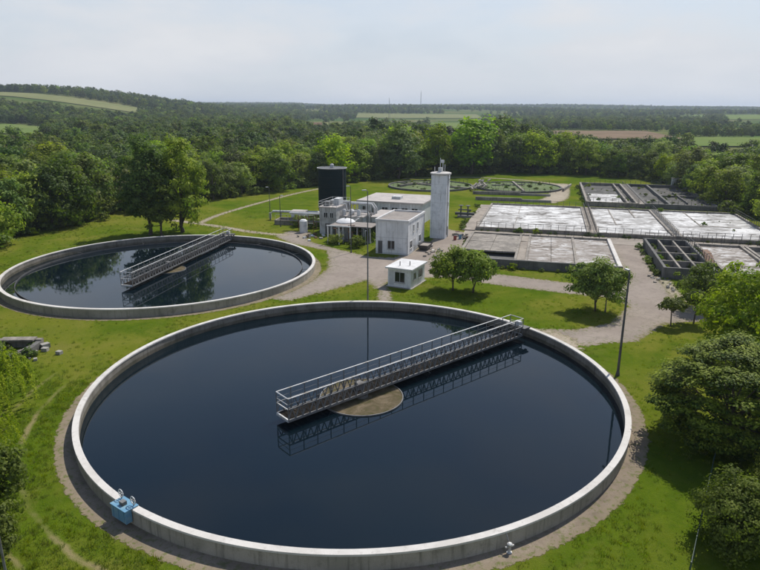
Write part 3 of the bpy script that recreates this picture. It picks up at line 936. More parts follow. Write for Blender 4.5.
railing('grey railing in front of the corner basin at the back', S(37.8,41.2)[:2], S(54.3,41.2)[:2], 1.2)
railing('grey railing along the rearmost basin wall under the trees', S(23.7,85.8)[:2], S(54.3,85.8)[:2], 1.2)
railing('grey railing over the broken slab basin, behind the pit', S(10,-8.1)[:2], S(25,-8.1)[:2], 1.2)
railing('grey railing over the dark compartments beside the road', S(31.2,-8.4)[:2], S(46.8,-8.4)[:2], 1.7)
railing('grey railing on the dark compartments, along the silted basin', S(38,-30)[:2], S(38,-8.8)[:2], 1.7)

railing('grey railing on the left side of the concrete catwalk between white basins', S(22.5,.5)[:2], S(22.5,34)[:2], .75)
railing('grey railing on the right side of the concrete catwalk between white basins', S(23.5,.5)[:2], S(23.5,34)[:2], .75)
railing('grey railing on the dark narrow catwalk between white basins', S(38.4,.5)[:2], S(38.4,34)[:2], .8)
railing('grey railing on the right end wall of the white basins', S(56.2,.5)[:2], S(56.2,34)[:2], .75)
railing('grey railing on the catwalk between the dark back basins', S(36.4,41.5)[:2], S(36.4,85)[:2], 1.05)
railing('grey railing across the overgrown round basin left of the gravel track', (31.5,190), (55,203), .6)
railing('grey railing across the overgrown round basin behind the white tower', (4,194), (28.5,204.5), .6)
railing('grey railing in front of the overgrown round basins', (27,181.8), (50,177.2), .9)
railing('second grey railing along the service strip before the white basins', S(26,-1.3)[:2], S(56,-1.3)[:2], .03)

# ------------------------------------------------------------------ buildings
def window(par, x, z, w, h, y, axis='y', frame='frame', mull=1, glass='glass'):
    """window on a wall face; axis y: face at y = const looking to -y; axis x: face at x = const looking to +x"""
    def bx_(a0, a1, z0, z1, d0, d1):
        return (a0, a1, y+d0, y+d1, z0, z1) if axis == 'y' else (y-d1, y-d0, a0, a1, z0, z1)
    t_ = .06; m_ = MB()
    m_.box(*bx_(x, x+w, z+h-t_, z+h, -.05, .03)); m_.box(*bx_(x, x+w, z, z+t_, -.05, .03))
    m_.box(*bx_(x, x+t_, z+t_, z+h-t_, -.05, .03)); m_.box(*bx_(x+w-t_, x+w, z+t_, z+h-t_, -.05, .03))
    for k in range(1, mull+1):
        c = x + w*k/(mull+1)
        m_.box(*bx_(c-.03, c+.03, z+t_, z+h-t_, -.04, .02))
    f = m_.build('window', M[frame], par)
    MB().box(*bx_(x+t_, x+w-t_, z+t_, z+h-t_, -.012, .01)).build('pane', M[glass], f)
    MB().box(*bx_(x-.06, x+w+.06, z-.07, z-.002, -.12, .03)).build('sill', M['concrete'], f)
    return f

def rubble(label, c, spread, n, seed, mats, size=(.3,.9)):
    t = thing('rubble_heap', label, 'rubble', (c[0], c[1], 0))
    rr = random.Random(seed)
    for k in range(n):
        sx, sy, sz = (rr.uniform(*size) for _ in range(3)); sz *= .5
        mb = MB(); mb.box(-sx/2, sx/2, -sy/2, sy/2, 0, sz)
        mb.v = [(x*rr.uniform(.75,1.2), y*rr.uniform(.75,1.2), z*rr.uniform(.7,1.2)) for x, y, z in mb.v]
        o = mb.build('chunk', M[rr.choice(mats)], t, (rr.gauss(0, spread[0]), rr.gauss(0, spread[1]), rr.uniform(-.05,.12)), rr.uniform(0,3.1))
        o.rotation_euler = (rr.uniform(-.2,.2), rr.uniform(-.2,.2), rr.uniform(0, 3.1))
    return t
BA = R(-18.5)
# two-storey house: local x to the right along the front, y to the back
h2 = thing('control_building', 'two storey white flat roofed building with brown roof, beside the tower', 'building', (-0.75, 104.25, 0), BA)
W2, D2, H2 = 5.75, 10.6, 5.65
MB().box(0, W2, 0, D2, 0, H2).build('wall', M['white_wall'], h2)
MB().box(-.02, W2+.02, -.02, D2+.02, 0, .3).build('plinth', M['grey_wall'], h2)
pr = MB()
pr.box(-.12, W2+.12, -.12, .16, H2, H2+.34); pr.box(-.12, W2+.12, D2-.16, D2+.12, H2, H2+.34)
pr.box(-.12, .16, .16, D2-.16, H2, H2+.34); pr.box(W2-.16, W2+.12, .16, D2-.16, H2, H2+.34)
pr.build('parapet', M['bright_wall'], h2)
MB().box(.16, W2-.16, .16, D2-.16, H2, H2+.08).build('roof', M['roof_felt'], h2)
for k in range(1, 6):
    MB().box(k*W2/6-.015, k*W2/6+.015, -.018, .0, .3, H2).build('panel_joint', M['grey_wall'], h2)
for k in range(1, 9):
    MB().box(W2, W2+.018, k*D2/9-.02, k*D2/9+.02, .3, H2).build('panel_joint', M['grey_wall'], h2)
MB().box(-.015, W2+.015, -.03, .0, 2.85, 2.93).build('string_course', M['grey_wall'], h2)
window(h2, 2.1, .9, 1.3, 1.5, 0, frame='grey_wall')
d_ = MB().box(.42, 1.18, -.03, .02, .05, 2.25).build('door', M['dark_steel'], h2)
MB().box(1.02, 1.06, -.08, -.03, 1.0, 1.12).build('handle', M['dark_steel'], d_)
for y, w in ((3.0,.75),(5.5,.9)): window(h2, y, 3.55, w, 1.25, W2, 'x')
for y, w in ((1.1,1.5),(6.9,1.3)): window(h2, y, .95, w, 1.3, W2, 'x')
d_ = MB().box(W2, W2+.03, 3.5, 4.5, .05, 2.2).build('door', M['pale_steel'], h2)
MB().box(W2+.03, W2+.08, 3.6, 3.65, 1.0, 1.15).build('handle', M['dark_steel'], d_)
MB().tube([(W2+.07, D2-.3, .1), (W2+.07, D2-.3, H2)], .05, 8).build('downpipe', M['pale_steel'], h2)

# small hut in the lawn
ht = thing('gate_hut', 'small white hut with bright flat roof, on the lawn behind the near tank', 'hut', (1.1, 83.7, 0), R(-26))
MB().box(0, 3.5, 0, 5.0, 0, 2.62).build('wall', M['white_wall'], ht)
MB().box(-.3, 3.8, -.3, 5.3, 2.622, 2.84).build('roof_slab', M['bright_wall'], ht)
MB().box(-.25, 3.75, -.25, 5.25, 0, .09).build('apron', M['concrete'], ht)
window(ht, 1.05, .75, 1.55, 1.5, 0, frame='grey_wall')
window(ht, .8, 1.05, 1.0, 1.05, 3.5, 'x'); window(ht, 2.6, .95, 1.5, 1.25, 3.5, 'x', mull=2)
for x, y in ((1.3, 1.2), (2.5, 1.9)):
    MB().tube([(x,y,2.84),(x,y,3.45)], .06, 10).build('vent_pipe', M['dark_steel'], ht)
MB().box(.2,.9,-.02,.0,.3,2.4).build('panel', M['grey_wall'], ht)

# water tower
tw = thing('white_tower', 'tall pale square tower with round cap and aerials', 'tower', (12.35, 116.55, 0), BA)
s_ = 2.95; TH = 12.0
MB().box(-s_, 0, 0, s_, 0, TH).build('shaft', M['tower_wall'], tw)
for k in range(1, 7):
    MB().box(-s_-.012, .012, -.012, s_+.012, k*TH/7-.02, k*TH/7+.02).build('lift_joint', M['grey_wall'], tw)
MB().lathe([(1.6, TH+.002), (1.98, TH+.12), (1.98, TH+.36), (1.75, TH+.44), (.4, TH+.56)], 32, c=(-s_/2, s_/2, 0)).build('cap', M['coping'], tw, smooth=True)
MB().box(-s_/2-.45, -s_/2+.2, s_/2-.3, s_/2+.35, TH+.55, TH+1.3).build('hatch', M['grey_wall'], tw)
for dx_, hh in ((-.15, 2.6), (.35, 2.2), (.75, 1.4), (-1.2, .9)):
    MB().tube([(-s_/2+dx_, s_/2, TH+.5), (-s_/2+dx_, s_/2, TH+.5+hh)], .07, 8).build('aerial', M['pale_steel'], tw)
MB().box(-s_/2-.05, -s_/2+.55, s_/2-.1, s_/2+.1, TH+2.2, TH+2.75).build('aerial_panel', M['white_wall'], tw)
ld = MB()
for dy in (-.2,.2): ld.beam((.12, .9+dy, .6), (.12, .9+dy, TH+.3), .05)
for k in range(30): ld.beam((.12,.7,.9+k*.38),(.12,1.1,.9+k*.38),.035)
ld.build('ladder', M['dark_steel'], tw)
MB().box(.0,.04,1.7,2.4,.05,2.1).build('door', M['dark_steel'], tw)
window(tw, 1.9, 10.6, .5, .7, 0, 'x', mull=0); window(tw, 1.9, 6.2, .45, .6, 0, 'x', mull=0)

# black tank
bt = thing('storage_tank', 'tall black cylindrical tank with pale rimmed lid', 'tank', (-11.1, 143.9, 0))
MB().lathe([(3.22,0),(3.22,10.7)], 48).build('shell', M['black_tank'], bt, smooth=True)
for z in (2.5, 4.6, 6.7, 8.8):
    MB().lathe([(3.225,z),(3.27,z+.03),(3.27,z+.09),(3.225,z+.12)], 48, closed=True).build('hoop', M['black_tank'], bt, smooth=True)
MB().lathe([(3.25,10.70),(3.38,10.74),(3.38,10.84),(3.2,10.84),(.5,10.9)], 48).build('lid', M['dark_steel'], bt, smooth=True)
MB().lathe([(3.3,10.842),(3.42,10.842),(3.42,10.93),(3.3,10.93)], 48, closed=True).build('lid_rim', M['pale_steel'], bt, smooth=True)
MB().lathe([(.45,10.9),(.45,11.6),(.2,11.8)], 16).build('vent', M['grey_wall'], bt)
MB().tube([(2.6,-1.95,0),(2.6,-1.95,10.7)], .12, 8).build('pipe', M['dark_steel'], bt)

# long flat hall
fb = thing('flat_hall', 'long low hall with pale flat roof, behind the two storey building', 'building', (-4.9, 136.2, 0), BA)
MB().box(0, 14.6, 0, 13, 0, 4.3).build('wall', M['grey_wall'], fb)
MB().box(-.3, 14.9, -.3, 13.3, 4.302, 4.6).build('roof', M['pale_roof'], fb)
for k in range(6): window(fb, 1.0+k*2.25, 2.0, 1.4, 1.4, 0)
for k in range(1, 6): MB().box(k*2.42-.1, k*2.42+.1, -.06, 0, 0, 4.3).build('pilaster', M['white_wall'], fb)
MB().box(6.5, 8.5, 4, 6, 4.6, 5.2).build('roof_light', M['grey_wall'], fb)

# lower annexe in front of the hall
an = thing('annexe', 'low grey annexe with dirty roof, between hall and two storey building', 'building', (-2.6, 123.0, 0), BA)
MB().box(0, 9.5, 0, 9, 0, 3.0).build('wall', M['grey_wall'], an)
MB().box(-.2, 9.7, -.2, 9.2, 3.002, 3.22).build('roof', M['pale_roof'], an)
for k in range(3): window(an, 1+k*2.8, 1.0, 1.3, 1.2, 0)

# white plant block with stairs and dome
pb = thing('plant_block', 'white two level plant block below the black tank', 'building', (-12.0, 121.5, 0), BA)
MB().box(0, 3.6, 0, 7, 0, 5.2).build('wall', M['grimy_wall'], pb)
MB().box(-.15, 3.75, -.15, 7.15, 5.202, 5.4).build('roof', M['pale_roof'], pb)
MB().box(3.602, 8.5, 1.5, 7, 0, 3.4).build('lower_wing', M['grimy_wall'], pb)
MB().box(3.76, 8.7, 1.3, 7.2, 3.402, 3.6).build('wing_roof', M['pale_roof'], pb)
window(pb, .9, 3.2, .9, 1.1, 0); window(pb, 2.2, 3.2, .8, 1.1, 0)
MB().box(1.2, 2.2, -.03, .02, .05, 2.1).build('door', M['dark_steel'], pb)
rl = MB()
for x in np.linspace(-.1, 3.7, 6): rl.beam((x,-.1,5.4),(x,-.1,6.4),.06); rl.beam((x,7.1,5.4),(x,7.1,6.4),.06)
for z in (5.9, 6.4): rl.beam((-.1,-.1,z),(3.7,-.1,z),.05); rl.beam((-.1,7.1,z),(3.7,7.1,z),.05); rl.beam((-.1,-.1,z),(-.1,7.1,z),.05)
rl.build('roof_railing', M['pale_steel'], pb)
stp = MB()
for k in range(14): stp.box(3.9+k*.3, 4.2+k*.3, -.2, .9, .18+k*.24, .24+k*.24)
stp.beam((3.8,-.2,.2),(8.1,-.2,3.6),.06,.2); stp.beam((3.8,.9,.2),(8.1,.9,3.6),.06,.2)
for k in range(6): stp.beam((4+k*.8,-.2,.3+k*.64),(4+k*.8,-.2,1.3+k*.64),.05)
stp.beam((4,-.2,1.3),(8,-.2,4.5),.05)
stp.build('stairs', M['pale_steel'], pb)

for k, (x0_, y0_, w_, d_, h_, mm) in enumerate(((.5,1.0,1.2,1.4,.9,'steel'),(2.0,2.6,1.1,2.2,1.3,'grey_wall'),(.6,4.4,1.8,1.2,.7,'pale_steel'))):
    MB().box(x0_, x0_+w_, y0_, y0_+d_, 5.402, 5.4+h_).build('roof_unit', M[mm], pb)
for k, (x0_, y0_, r_) in enumerate(((4.4,2.2,.42),(5.8,2.6,.55),(7.4,2.4,.38))):
    MB().lathe([(r_,3.602),(r_,4.5),(r_*.6,4.75)], 16, c=(x0_,y0_,0)).build('roof_cowl', M['pale_steel'], pb, smooth=True)
for y_ in (3.6, 4.3, 5.0):
    MB().tube([(3.2,y_,5.6),(4.2,y_,5.6),(4.5,y_,4.3),(8.9,y_,4.3),(9.2,y_,3.0),(9.2,y_,.2)], .13, 8).build('duct', M['steel' if y_ > 4 else 'pale_steel'], pb, smooth=True)
for x_ in (4.2, 5.6, 7.0, 8.4):
    MB().beam((x_,1.2,3.6),(x_,1.2,4.6),.06).build('rail_post', M['pale_steel'], pb)
MB().tube([(4.2,1.2,4.6),(8.4,1.2,4.6)], .035, 6).build('rail', M['pale_steel'], pb)
sf = thing('pipe_stand', 'rusty frame of posts and pipes left of the white plant block', 'pipe stand', (-16.6, 124.6, 0), R(-12))
for x_ in (0, 1.6, 3.2):
    for y_ in (0, 1.8): MB().beam((x_,y_,0),(x_,y_,3.2),.12).build('post', M['rust'], sf)
for z_ in (1.6, 3.2):
    MB().beam((0,0,z_),(3.2,0,z_),.1).build('cross_beam', M['pale_steel'], sf); MB().beam((0,1.8,z_),(3.2,1.8,z_),.1).build('cross_beam', M['pale_steel'], sf)
for y_, z_ in ((.3,3.45),(.9,3.5),(1.5,3.42),(.6,1.85)):
    MB().tube([(-2.0,y_,z_),(4.4,y_,z_),(4.8,y_,z_-.5),(4.8,y_,.2)], .16, 10).build('pipe', M['pale_steel' if z_ > 3.43 else 'steel'], sf, smooth=True)
MB().lathe([(.8,0),(.8,2.3),(.5,2.6)], 20, c=(1.6,-1.6,0)).build('vessel', M['white_wall'], sf, smooth=True)
for i_, (x_, y_, h_, lb) in enumerate(((-9.6,111.8,3.4,'white steel portal frame standing before the open shed'), )):
    pf = thing('portal_frame', lb, 'frame', (x_, y_, 0), BA)
    for q in (0, 2.2, 4.4): MB().beam((q,0,0),(q,0,h_),.16).build('post', M['white_wall'], pf)
    MB().beam((-.2,0,h_),(4.6,0,h_),.18).build('lintel', M['white_wall'], pf)
rubble('scrap and rubble lying before the plant block, by the bend of the yard', (-12.4, 117.5), (1.2, 1.2), 16, 8, ['concrete','old_concrete','rust','white_wall'], (.25,.8))
dm = thing('domed_tank', 'small white tank with shallow domed lid, in front of the plant block', 'tank', (-6.6, 117.2, 0))
MB().lathe([(1.75,0),(1.75,3.1)], 32).build('shell', M['grey_wall'], dm, smooth=True)
MB().lathe([(1.85,3.1),(1.85,3.2),(1.5,3.5),(.9,3.72),(.2,3.8)], 32).build('lid', M['white_wall'], dm, smooth=True)
MB().tube([(0,0,3.8),(0,0,4.2)], .15, 10).build('vent', M['steel'], dm)

# open fronted shed with white columns
sh = thing('open_shed', 'open fronted shed with white columns left of the two storey building', 'shed', (-9.2, 114.4, 0), BA)
MB().box(-.2, 8.0, -.2, 4.4, 2.9, 3.06).build('roof', M['roof_felt'], sh)
MB().box(0, 7.8, 4.0, 4.2, 0, 2.9).build('back_wall', M['dark_concrete'], sh)
MB().box(0, .2, 0, 4.0, 0, 2.9).build('side_wall', M['grey_wall'], sh)
MB().box(0, 7.8, .25, 4.0, 0, .12).build('floor_slab', M['concrete'], sh)
for x in (1.2, 2.4, 3.8, 5.2, 6.5, 7.7):
    MB().box(x-.12, x+.12, -.02, .22, 0, 2.9).build('column', M['grimy_wall'], sh)
rq = random.Random(3)
for k in range(9):
    x = .4 + k*.85 + rq.uniform(-.2,.2); y = rq.uniform(-1.6, -.4); hh = rq.uniform(1.4, 3.6)
    MB().tube([(x,y,0),(x,y,hh),(x+rq.uniform(-.9,.9),y,hh),(x+rq.uniform(-.9,.9),.6,hh-.2)], rq.uniform(.05,.11), 8).build('pipe', M[rq.choice(['pale_steel','steel','grimy_wall','rust'])], sh, smooth=True)
for x, hh, m_ in ((1.8, 1.3, 'pale_steel'), (4.4, 1.6, 'green_pipe'), (6.0, 1.1, 'rust')):
    MB().box(x-.45, x+.45, 1.6, 2.8, .12, hh).build('pump_set', M[m_], sh)

# pipe gantry above the plant block
pg = thing('pipe_gantry', 'steel pipe gantry between the black tank and the low annexe', 'pipes', (-8.5, 127.5, 0), BA)
for x in (0, 3, 6):
    for y in (0, 2.2):
        MB().beam((x,y,0),(x,y,5.0),.16).build('leg', M['pale_steel'], pg)
    MB().beam((x,0,5.0),(x,2.2,5.0),.14).build('cross_beam', M['pale_steel'], pg)
for k, (y, r_, mm) in enumerate(((.4,.22,'pale_steel'),(1.0,.16,'steel'),(1.6,.2,'grey_wall'))):
    MB().tube([(-3,y,4.2),(-1,y,5.25+.0*k),(7,y,5.25),(7.6,y,4.4),(7.6,y,1.0)], r_, 10).build('pipe', M[mm], pg, smooth=True)
MB().tube([(-1,-.5,5.6),(2.5,-.5,5.6),(2.5,-.5,3.2)], .3, 12).build('pipe', M['pale_steel'], pg, smooth=True)

# low screen chamber at the left of the plant
sc_ = thing('screen_chamber', 'low concrete inlet chamber with railings, left of the plant block', 'chamber', (-22.6, 131.0, 0), R(-10))
MB().box(0, 9, 0, .3, 0, 1.0).build('wall', M['old_concrete'], sc_)
MB().box(0, 9, 3.6, 3.9, 0, 1.0).build('wall', M['old_concrete'], sc_)
MB().box(0, .3, .3, 3.6, 0, 1.0).build('wall', M['old_concrete'], sc_)
MB().box(8.7, 9, .3, 3.6, 0, 1.0).build('wall', M['old_concrete'], sc_)
MB().box(.3, 8.7, .3, 3.6, 0, .5).build('floor', M['crust_dark'], sc_)
MB().box(2.5, 5.5, 3.9, 6.0, 0, 2.2).build('equipment_box', M['white_wall'], sc_)
MB().box(2.3, 5.7, 3.7, 6.2, 2.202, 2.4).build('box_roof', M['pale_roof'], sc_)
for x in (.2, 3, 6, 8.8):
    MB().beam((x,.15,1.0),(x,.15,2.2),.06).build('rail_post', M['pale_steel'], sc_)
MB().tube([(.2,.15,2.2),(8.8,.15,2.2)], .04, 6).build('rail', M['pale_steel'], sc_)
pl = thing('inlet_pipe', 'pale pipe on short legs leading left from the inlet chamber', 'pipe', (-24.5, 137, 0), R(-6))
MB().tube([(0,0,.3),(0,0,1.5),(.6,0,1.9),(11,0,1.9),(11.4,0,1.5),(11.4,0,0)], .28, 12).build('pipe', M['pale_steel'], pl, smooth=True)
for x in (2.5, 5.5, 8.5): MB().beam((x,0,0),(x,0,1.65),.18).build('support', M['concrete'], pl)

# valve gear in the lawn right of the tower
vg = thing('valve_gear', 'dark valve machinery standing in the lawn right of the tower', 'valves', (19.4, 141.5, 0), R(-15))
MB().box(-1.6, 1.6, -.7, .7, 0, .35).build('plinth', M['concrete'], vg)
for x in (-.9, .7):
    MB().tube([(x,0,.35),(x,0,2.6)], .16, 10).build('spindle', M['dark_steel'], vg)
    MB().lathe([(.55,2.6),(.55,2.72)], 16, c=(x,0,0)).build('handwheel', M['dark_steel'], vg)
MB().tube([(-2.2,0,.8),(2.2,0,.8)], .34, 12).build('pipe', M['dark_steel'], vg)
MB().beam((-1.5,0,1.7),(1.5,0,1.7),.25).build('yoke', M['dark_steel'], vg)

# skip, drums and rubble by the tower foot
sk = thing('skip', 'dark low steel skip standing right of the two storey building', 'skip', (8.0, 107.6, 0), R(-20))
m_ = MB(); m_.add([(-.7,-1.2,.15),(.7,-1.2,.15),(.7,1.2,.15),(-.7,1.2,.15),(-.95,-1.7,1.0),(.95,-1.7,1.0),(.95,1.7,1.0),(-.95,1.7,1.0)],
                   [(0,3,2,1),(0,1,5,4),(1,2,6,5),(2,3,7,6),(3,0,4,7)])
m_.build('body', M['dark_steel'], sk)
MB().box(-.8,.8,-1.5,1.5,.75,.8).build('load', M['roof_felt'], sk)
for y in (-.9,.9): MB().box(-.75,.75,y-.1,y+.1,0,.15).build('skid', M['dark_steel'], sk)
for i, (x, y, mm, nm) in enumerate(((14.2,115.6,'red','faded red'),(15.3,116.6,'blue','blue'))):
    dr = thing('oil_drum', nm + ' oil drum standing at the foot of the tower', 'drum', (x, y, 0))
    MB().lathe([(.29,0),(.29,.28),(.305,.3),(.29,.32),(.29,.58),(.305,.6),(.29,.62),(.29,.88)], 16).build('body', M[mm], dr, smooth=True)
    MB().lathe([(.27,.882),(.27,.9)], 16).build('lid', M['dark_steel'], dr)

rubble('pale rubble scattered along the right side of the two storey building', (9.0, 104.5), (.8, 2.2), 14, 3, ['concrete','old_concrete','coping'], (.25,.7))
rubble('rubble and scrap between the tower and the broken slab basin', (15.8, 118.0), (1.1, 2.2), 14, 4, ['old_concrete','rust','dark_concrete'], (.25,.8))
rubble('stones along the edge of the road, left of the two dark little trees', (40.6, 84.5), (.45, 4.2), 14, 5, ['concrete','old_concrete'], (.2,.55))

# ruined foundation at the left edge
rf = thing('ruined_foundation', 'ruined low concrete foundation in the grass at the left edge', 'ruin', (-38.6, 58.6, 0), R(3))
MB().box(-3.5, 3.6, 1.4, 1.9, 0, .85).build('wall', M['old_concrete'], rf)
MB().box(3.1, 3.6, -1.6, 1.4, 0, .7).build('wall', M['dark_concrete'], rf)
MB().box(-.4, 3.0, .9, 1.9, .852, 1.0).build('cap_slab', M['old_concrete'], rf)
MB().box(-3.4, -.9, 1.2, 1.9, .852, .98).build('cap_slab', M['old_concrete'], rf)
MB().box(-3.5, -3.1, -1.6, 1.4, 0, .55).build('wall', M['dark_concrete'], rf)
for (x,y,s1) in ((4.4,.3,.6),(4.0,1.2,.8),(6.2,-.6,.55),(2.0,-1.8,.7),(.4,-2.0,.5),(4.6,-2.2,.4)):
    o = MB().box(-s1/2,s1/2,-s1*.4,s1*.4,0,s1*.6).build('block', M['concrete'], rf, (x,y,0), s1*5)

rubble('broken stones heaped against the ruined foundation at the left edge', (-36.6, 58.4), (1.6, .7), 18, 12, ['concrete','old_concrete','dark_concrete'], (.25,.75))

# ------------------------------------------------------------------ posts and fences
def lamp_post(label, x, y, h, arm=0.9, dirn=0.0, r_=.085, mat='dark_steel'):
    t = thing('lamp_post', label, 'lamp post', (x, y, 0), dirn)
    MB().tube([(0,0,0),(0,0,h*.5),(0,0,h)], [r_*1.25, r_, r_*.7], 10).build('pole', M[mat], t, smooth=True)
    MB().lathe([(r_*2,0),(r_*2,.12),(r_*1.3,.5)], 10).build('base', M[mat], t)
    MB().tube([(0,0,h-.05),(arm*.5,0,h+.15),(arm,0,h+.15)], .04, 6).build('arm', M[mat], t)
    MB().box(arm-.12, arm+.42, -.12, .12, h+.08, h+.2).build('lamp_head', M['pale_steel'], t)
    return t
lamp_post('slender grey lamp post standing just behind the far rim of the near tank', -1.55, 75.6, 14.3, .3, R(200), .075, 'steel')
lamp_post('dark lamp post on the lawn right of the near tank', 22.3, 53.6, 10.0, .25, R(100), .10)
lamp_post('slender lamp post in front of the open shed', -5.0, 104.5, 11.3, .3, R(180), .07)
lamp_post('short dark lamp post left of the inlet chamber', -24.4, 136.4, 7.2, .3, R(200), .07)
lamp_post('short lamp post at the end of the inlet chamber', -20.9, 128.6, 6.4, .3, R(20), .07)
lamp_post('short dark lamp post beside the bushy tree at the road bend', 27.6, 72.2, 5.0, .2, R(90), .06)
lamp_post('lamp post standing at the back corner of the rear basins', *S(55.6, 84)[:2], 7, .3, R(90), .07)

gp = thing('steel_pole', 'thin grey steel pole rising at the lower left corner', 'pole', (-19.2, 26.6, 0))
MB().tube([(0,0,0),(0,0,5.1)], [.075,.055], 10).build('shaft', M['steel'], gp, smooth=True)
MB().lathe([(.16,0),(.16,.06),(.09,.3)], 12).build('base', M['concrete'], gp)
MB().lathe([(.075,5.1),(.02,5.2)], 10).build('cap', M['dark_steel'], gp)

# mesh fence at the lower right
fp, fq = Vector((16.2, 27.0)), Vector((25.2, 41.2))
fd = fq-fp; FL = fd.length
fe = thing('mesh_fence', 'green wire mesh fence running along the bushes at the lower right', 'fence', (fp.x, fp.y, 0), math.atan2(fd.y, fd.x))
pm = None
for k in range(8):
    if pm is None: pm = MB().tube([(0,0,0),(0,0,1.45)], .035, 8).build('post', M['green_pipe'], fe); o = pm
    else: o = link('post', pm.data, None, fe)
    o.location = (k*FL/7, 0, 0)
ms = MB()
x = 0.0
while x < FL:
    ms.beam((x,0,.05),(x,0,1.4),.014); x += .16
for z in (.08, .42, .75, 1.08, 1.4): ms.beam((0,0,z),(FL,0,z),.016)
ms.build('wire_mesh', M['green_pipe'], fe)

# distant masts and houses
for x, y, h, lb in ((20, 1500, 40, 'left one of the two thin masts on the skyline'), (118, 1900, 54, 'right one of the two thin masts on the skyline')):
    z0 = float(hgt(x, y))
    t = thing('mast', lb, 'mast', (x, y, z0))
    w = MB()
    for i, j in ((-1,-1),(1,-1),(1,1),(-1,1)): w.beam((i*1.5,j*1.5,0),(i*.4,j*.4,h),.5)
    for k in range(1, 9):
        q = 1.5-1.1*k/9; z = h*k/9
        for a_, b_ in (((-q,-q),(q,-q)),((q,-q),(q,q)),((q,q),(-q,q)),((-q,q),(-q,-q))): w.beam((*a_,z),(*b_,z),.3)
    w.build('lattice', M['dark_steel'], t)
    MB().tube([(0,0,h),(0,0,h+6)], .35, 6).build('aerial', M['dark_steel'], t)
def far_house(label, x, y, w, d, h, rz):
    t = thing('house', label, 'house', (x, y, float(hgt(x, y))-.3), rz)
    MB().box(-w/2, w/2, -d/2, d/2, 0, h).build('wall', M['white_wall'], t)
    m_ = MB(); o_ = .4
    m_.add([(-w/2-o_,-d/2-o_,h),(w/2+o_,-d/2-o_,h),(w/2+o_,d/2+o_,h),(-w/2-o_,d/2+o_,h),(-w/2-o_,0,h+d*.35),(w/2+o_,0,h+d*.35)],
           [(0,1,5,4),(2,3,4,5),(0,4,3),(1,2,5),(0,3,2,1)])
    m_.build('roof', M['rust'], t)
    for k in range(3): window(t, -w/2+1+k*w/3.2, 1, 1.2, 1.3, -d/2)
far_house('pale house with tan yard, far left among the trees', -318, 512, 12, 8, 4.5, R(-20))
far_house('white house among trees beyond the black tank', -64, 640, 10, 9, 7, R(10))
far_house('far white house at the edge of the green field', 125, 880, 14, 9, 5, R(5))

# far fields
def field(name, quad, mat, n=14):
    a, b_, c, d = (np.array(q, float) for q in quad)
    vs = []; fs = []
    for i in range(n+1):
        for j in range(n+1):
            u, v = i/n, j/n
            q = (a*(1-u)+b_*u)*(1-v) + (d*(1-u)+c*u)*v
            vs.append((q[0], q[1], float(hgt(q[0], q[1]))+.9))
    for i in range(n):
        for j in range(n):
            fs.append((i*(n+1)+j, (i+1)*(n+1)+j, (i+1)*(n+1)+j+1, i*(n+1)+j+1))
    o = MB().add(vs, fs).build(name, M[mat], smooth=True)
    return struct(o)
FIELDS = [
    ('hill_field', [(-1000,950),(-360,960),(-335,1060),(-1000,1075)], 'field_tan'),
    ('left_field', [(-380,520),(-284,540),(-330,640),(-430,640)], 'field_green'),
    ('right_field', [(205,420),(330,420),(430,560),(262,560)], 'field_green'),
    ('brown_field', [(140,520),(250,520),(290,700),(170,700)], 'field_brown'),
    ('centre_field', [(52,680),(122,680),(200,1150),(88,1150)], 'field_green'),
    ('tan_field', [(-110,860),(-50,860),(-60,1060),(-130,1060)], 'field_tan'),
    ('pale_field', [(72,520),(110,520),(118,620),(78,620)], 'field_tan'),
    ('far_field', [(700,1300),(1200,1300),(1300,1600),(760,1600)], 'field_green'),
    ('far_field', [(-60,1500),(240,1500),(260,1750),(-60,1750)], 'field_tan'),
]
for nm, q, mt in FIELDS: field(nm, q, mt)

# ------------------------------------------------------------------ trees
def leaf_mesh(name, P, N, T, size, mat, ground=None):
    """one small folded leaf face (two triangles) per point"""
    n = len(P)
    N = N/np.linalg.norm(N, axis=1, keepdims=True)
    rs = np.random.RandomState(n)
    a = np.cross(N, rs.normal(size=(n,3))); a /= np.linalg.norm(a, axis=1, keepdims=True)
    b_ = np.cross(N, a)
    s = size[:, None]
    v = np.empty((n,4,3))
    v[:,0] = P - a*s*.62; v[:,1] = P - b_*s*.40 + N*s*.10; v[:,2] = P + a*s*.62; v[:,3] = P + b_*s*.40 + N*s*.10
    me = bpy.data.meshes.new(name)
    idx = np.arange(n)*4
    tri = np.stack([idx, idx+1, idx+2, idx, idx+2, idx+3], 1).reshape(-1)
    me.vertices.add(n*4); me.vertices.foreach_set('co', v.reshape(-1))
    me.loops.add(len(tri)); me.loops.foreach_set('vertex_index', tri.astype(np.int32))
    me.polygons.add(2*n); me.polygons.foreach_set('loop_start', (np.arange(2*n)*3).astype(np.int32))
    me.update(calc_edges=True)
    at = me.attributes.new('tint', 'FLOAT', 'POINT')
    at.data.foreach_set('value', np.repeat(T, 4).astype(np.float32))
    me.materials.append(mat)
    return me

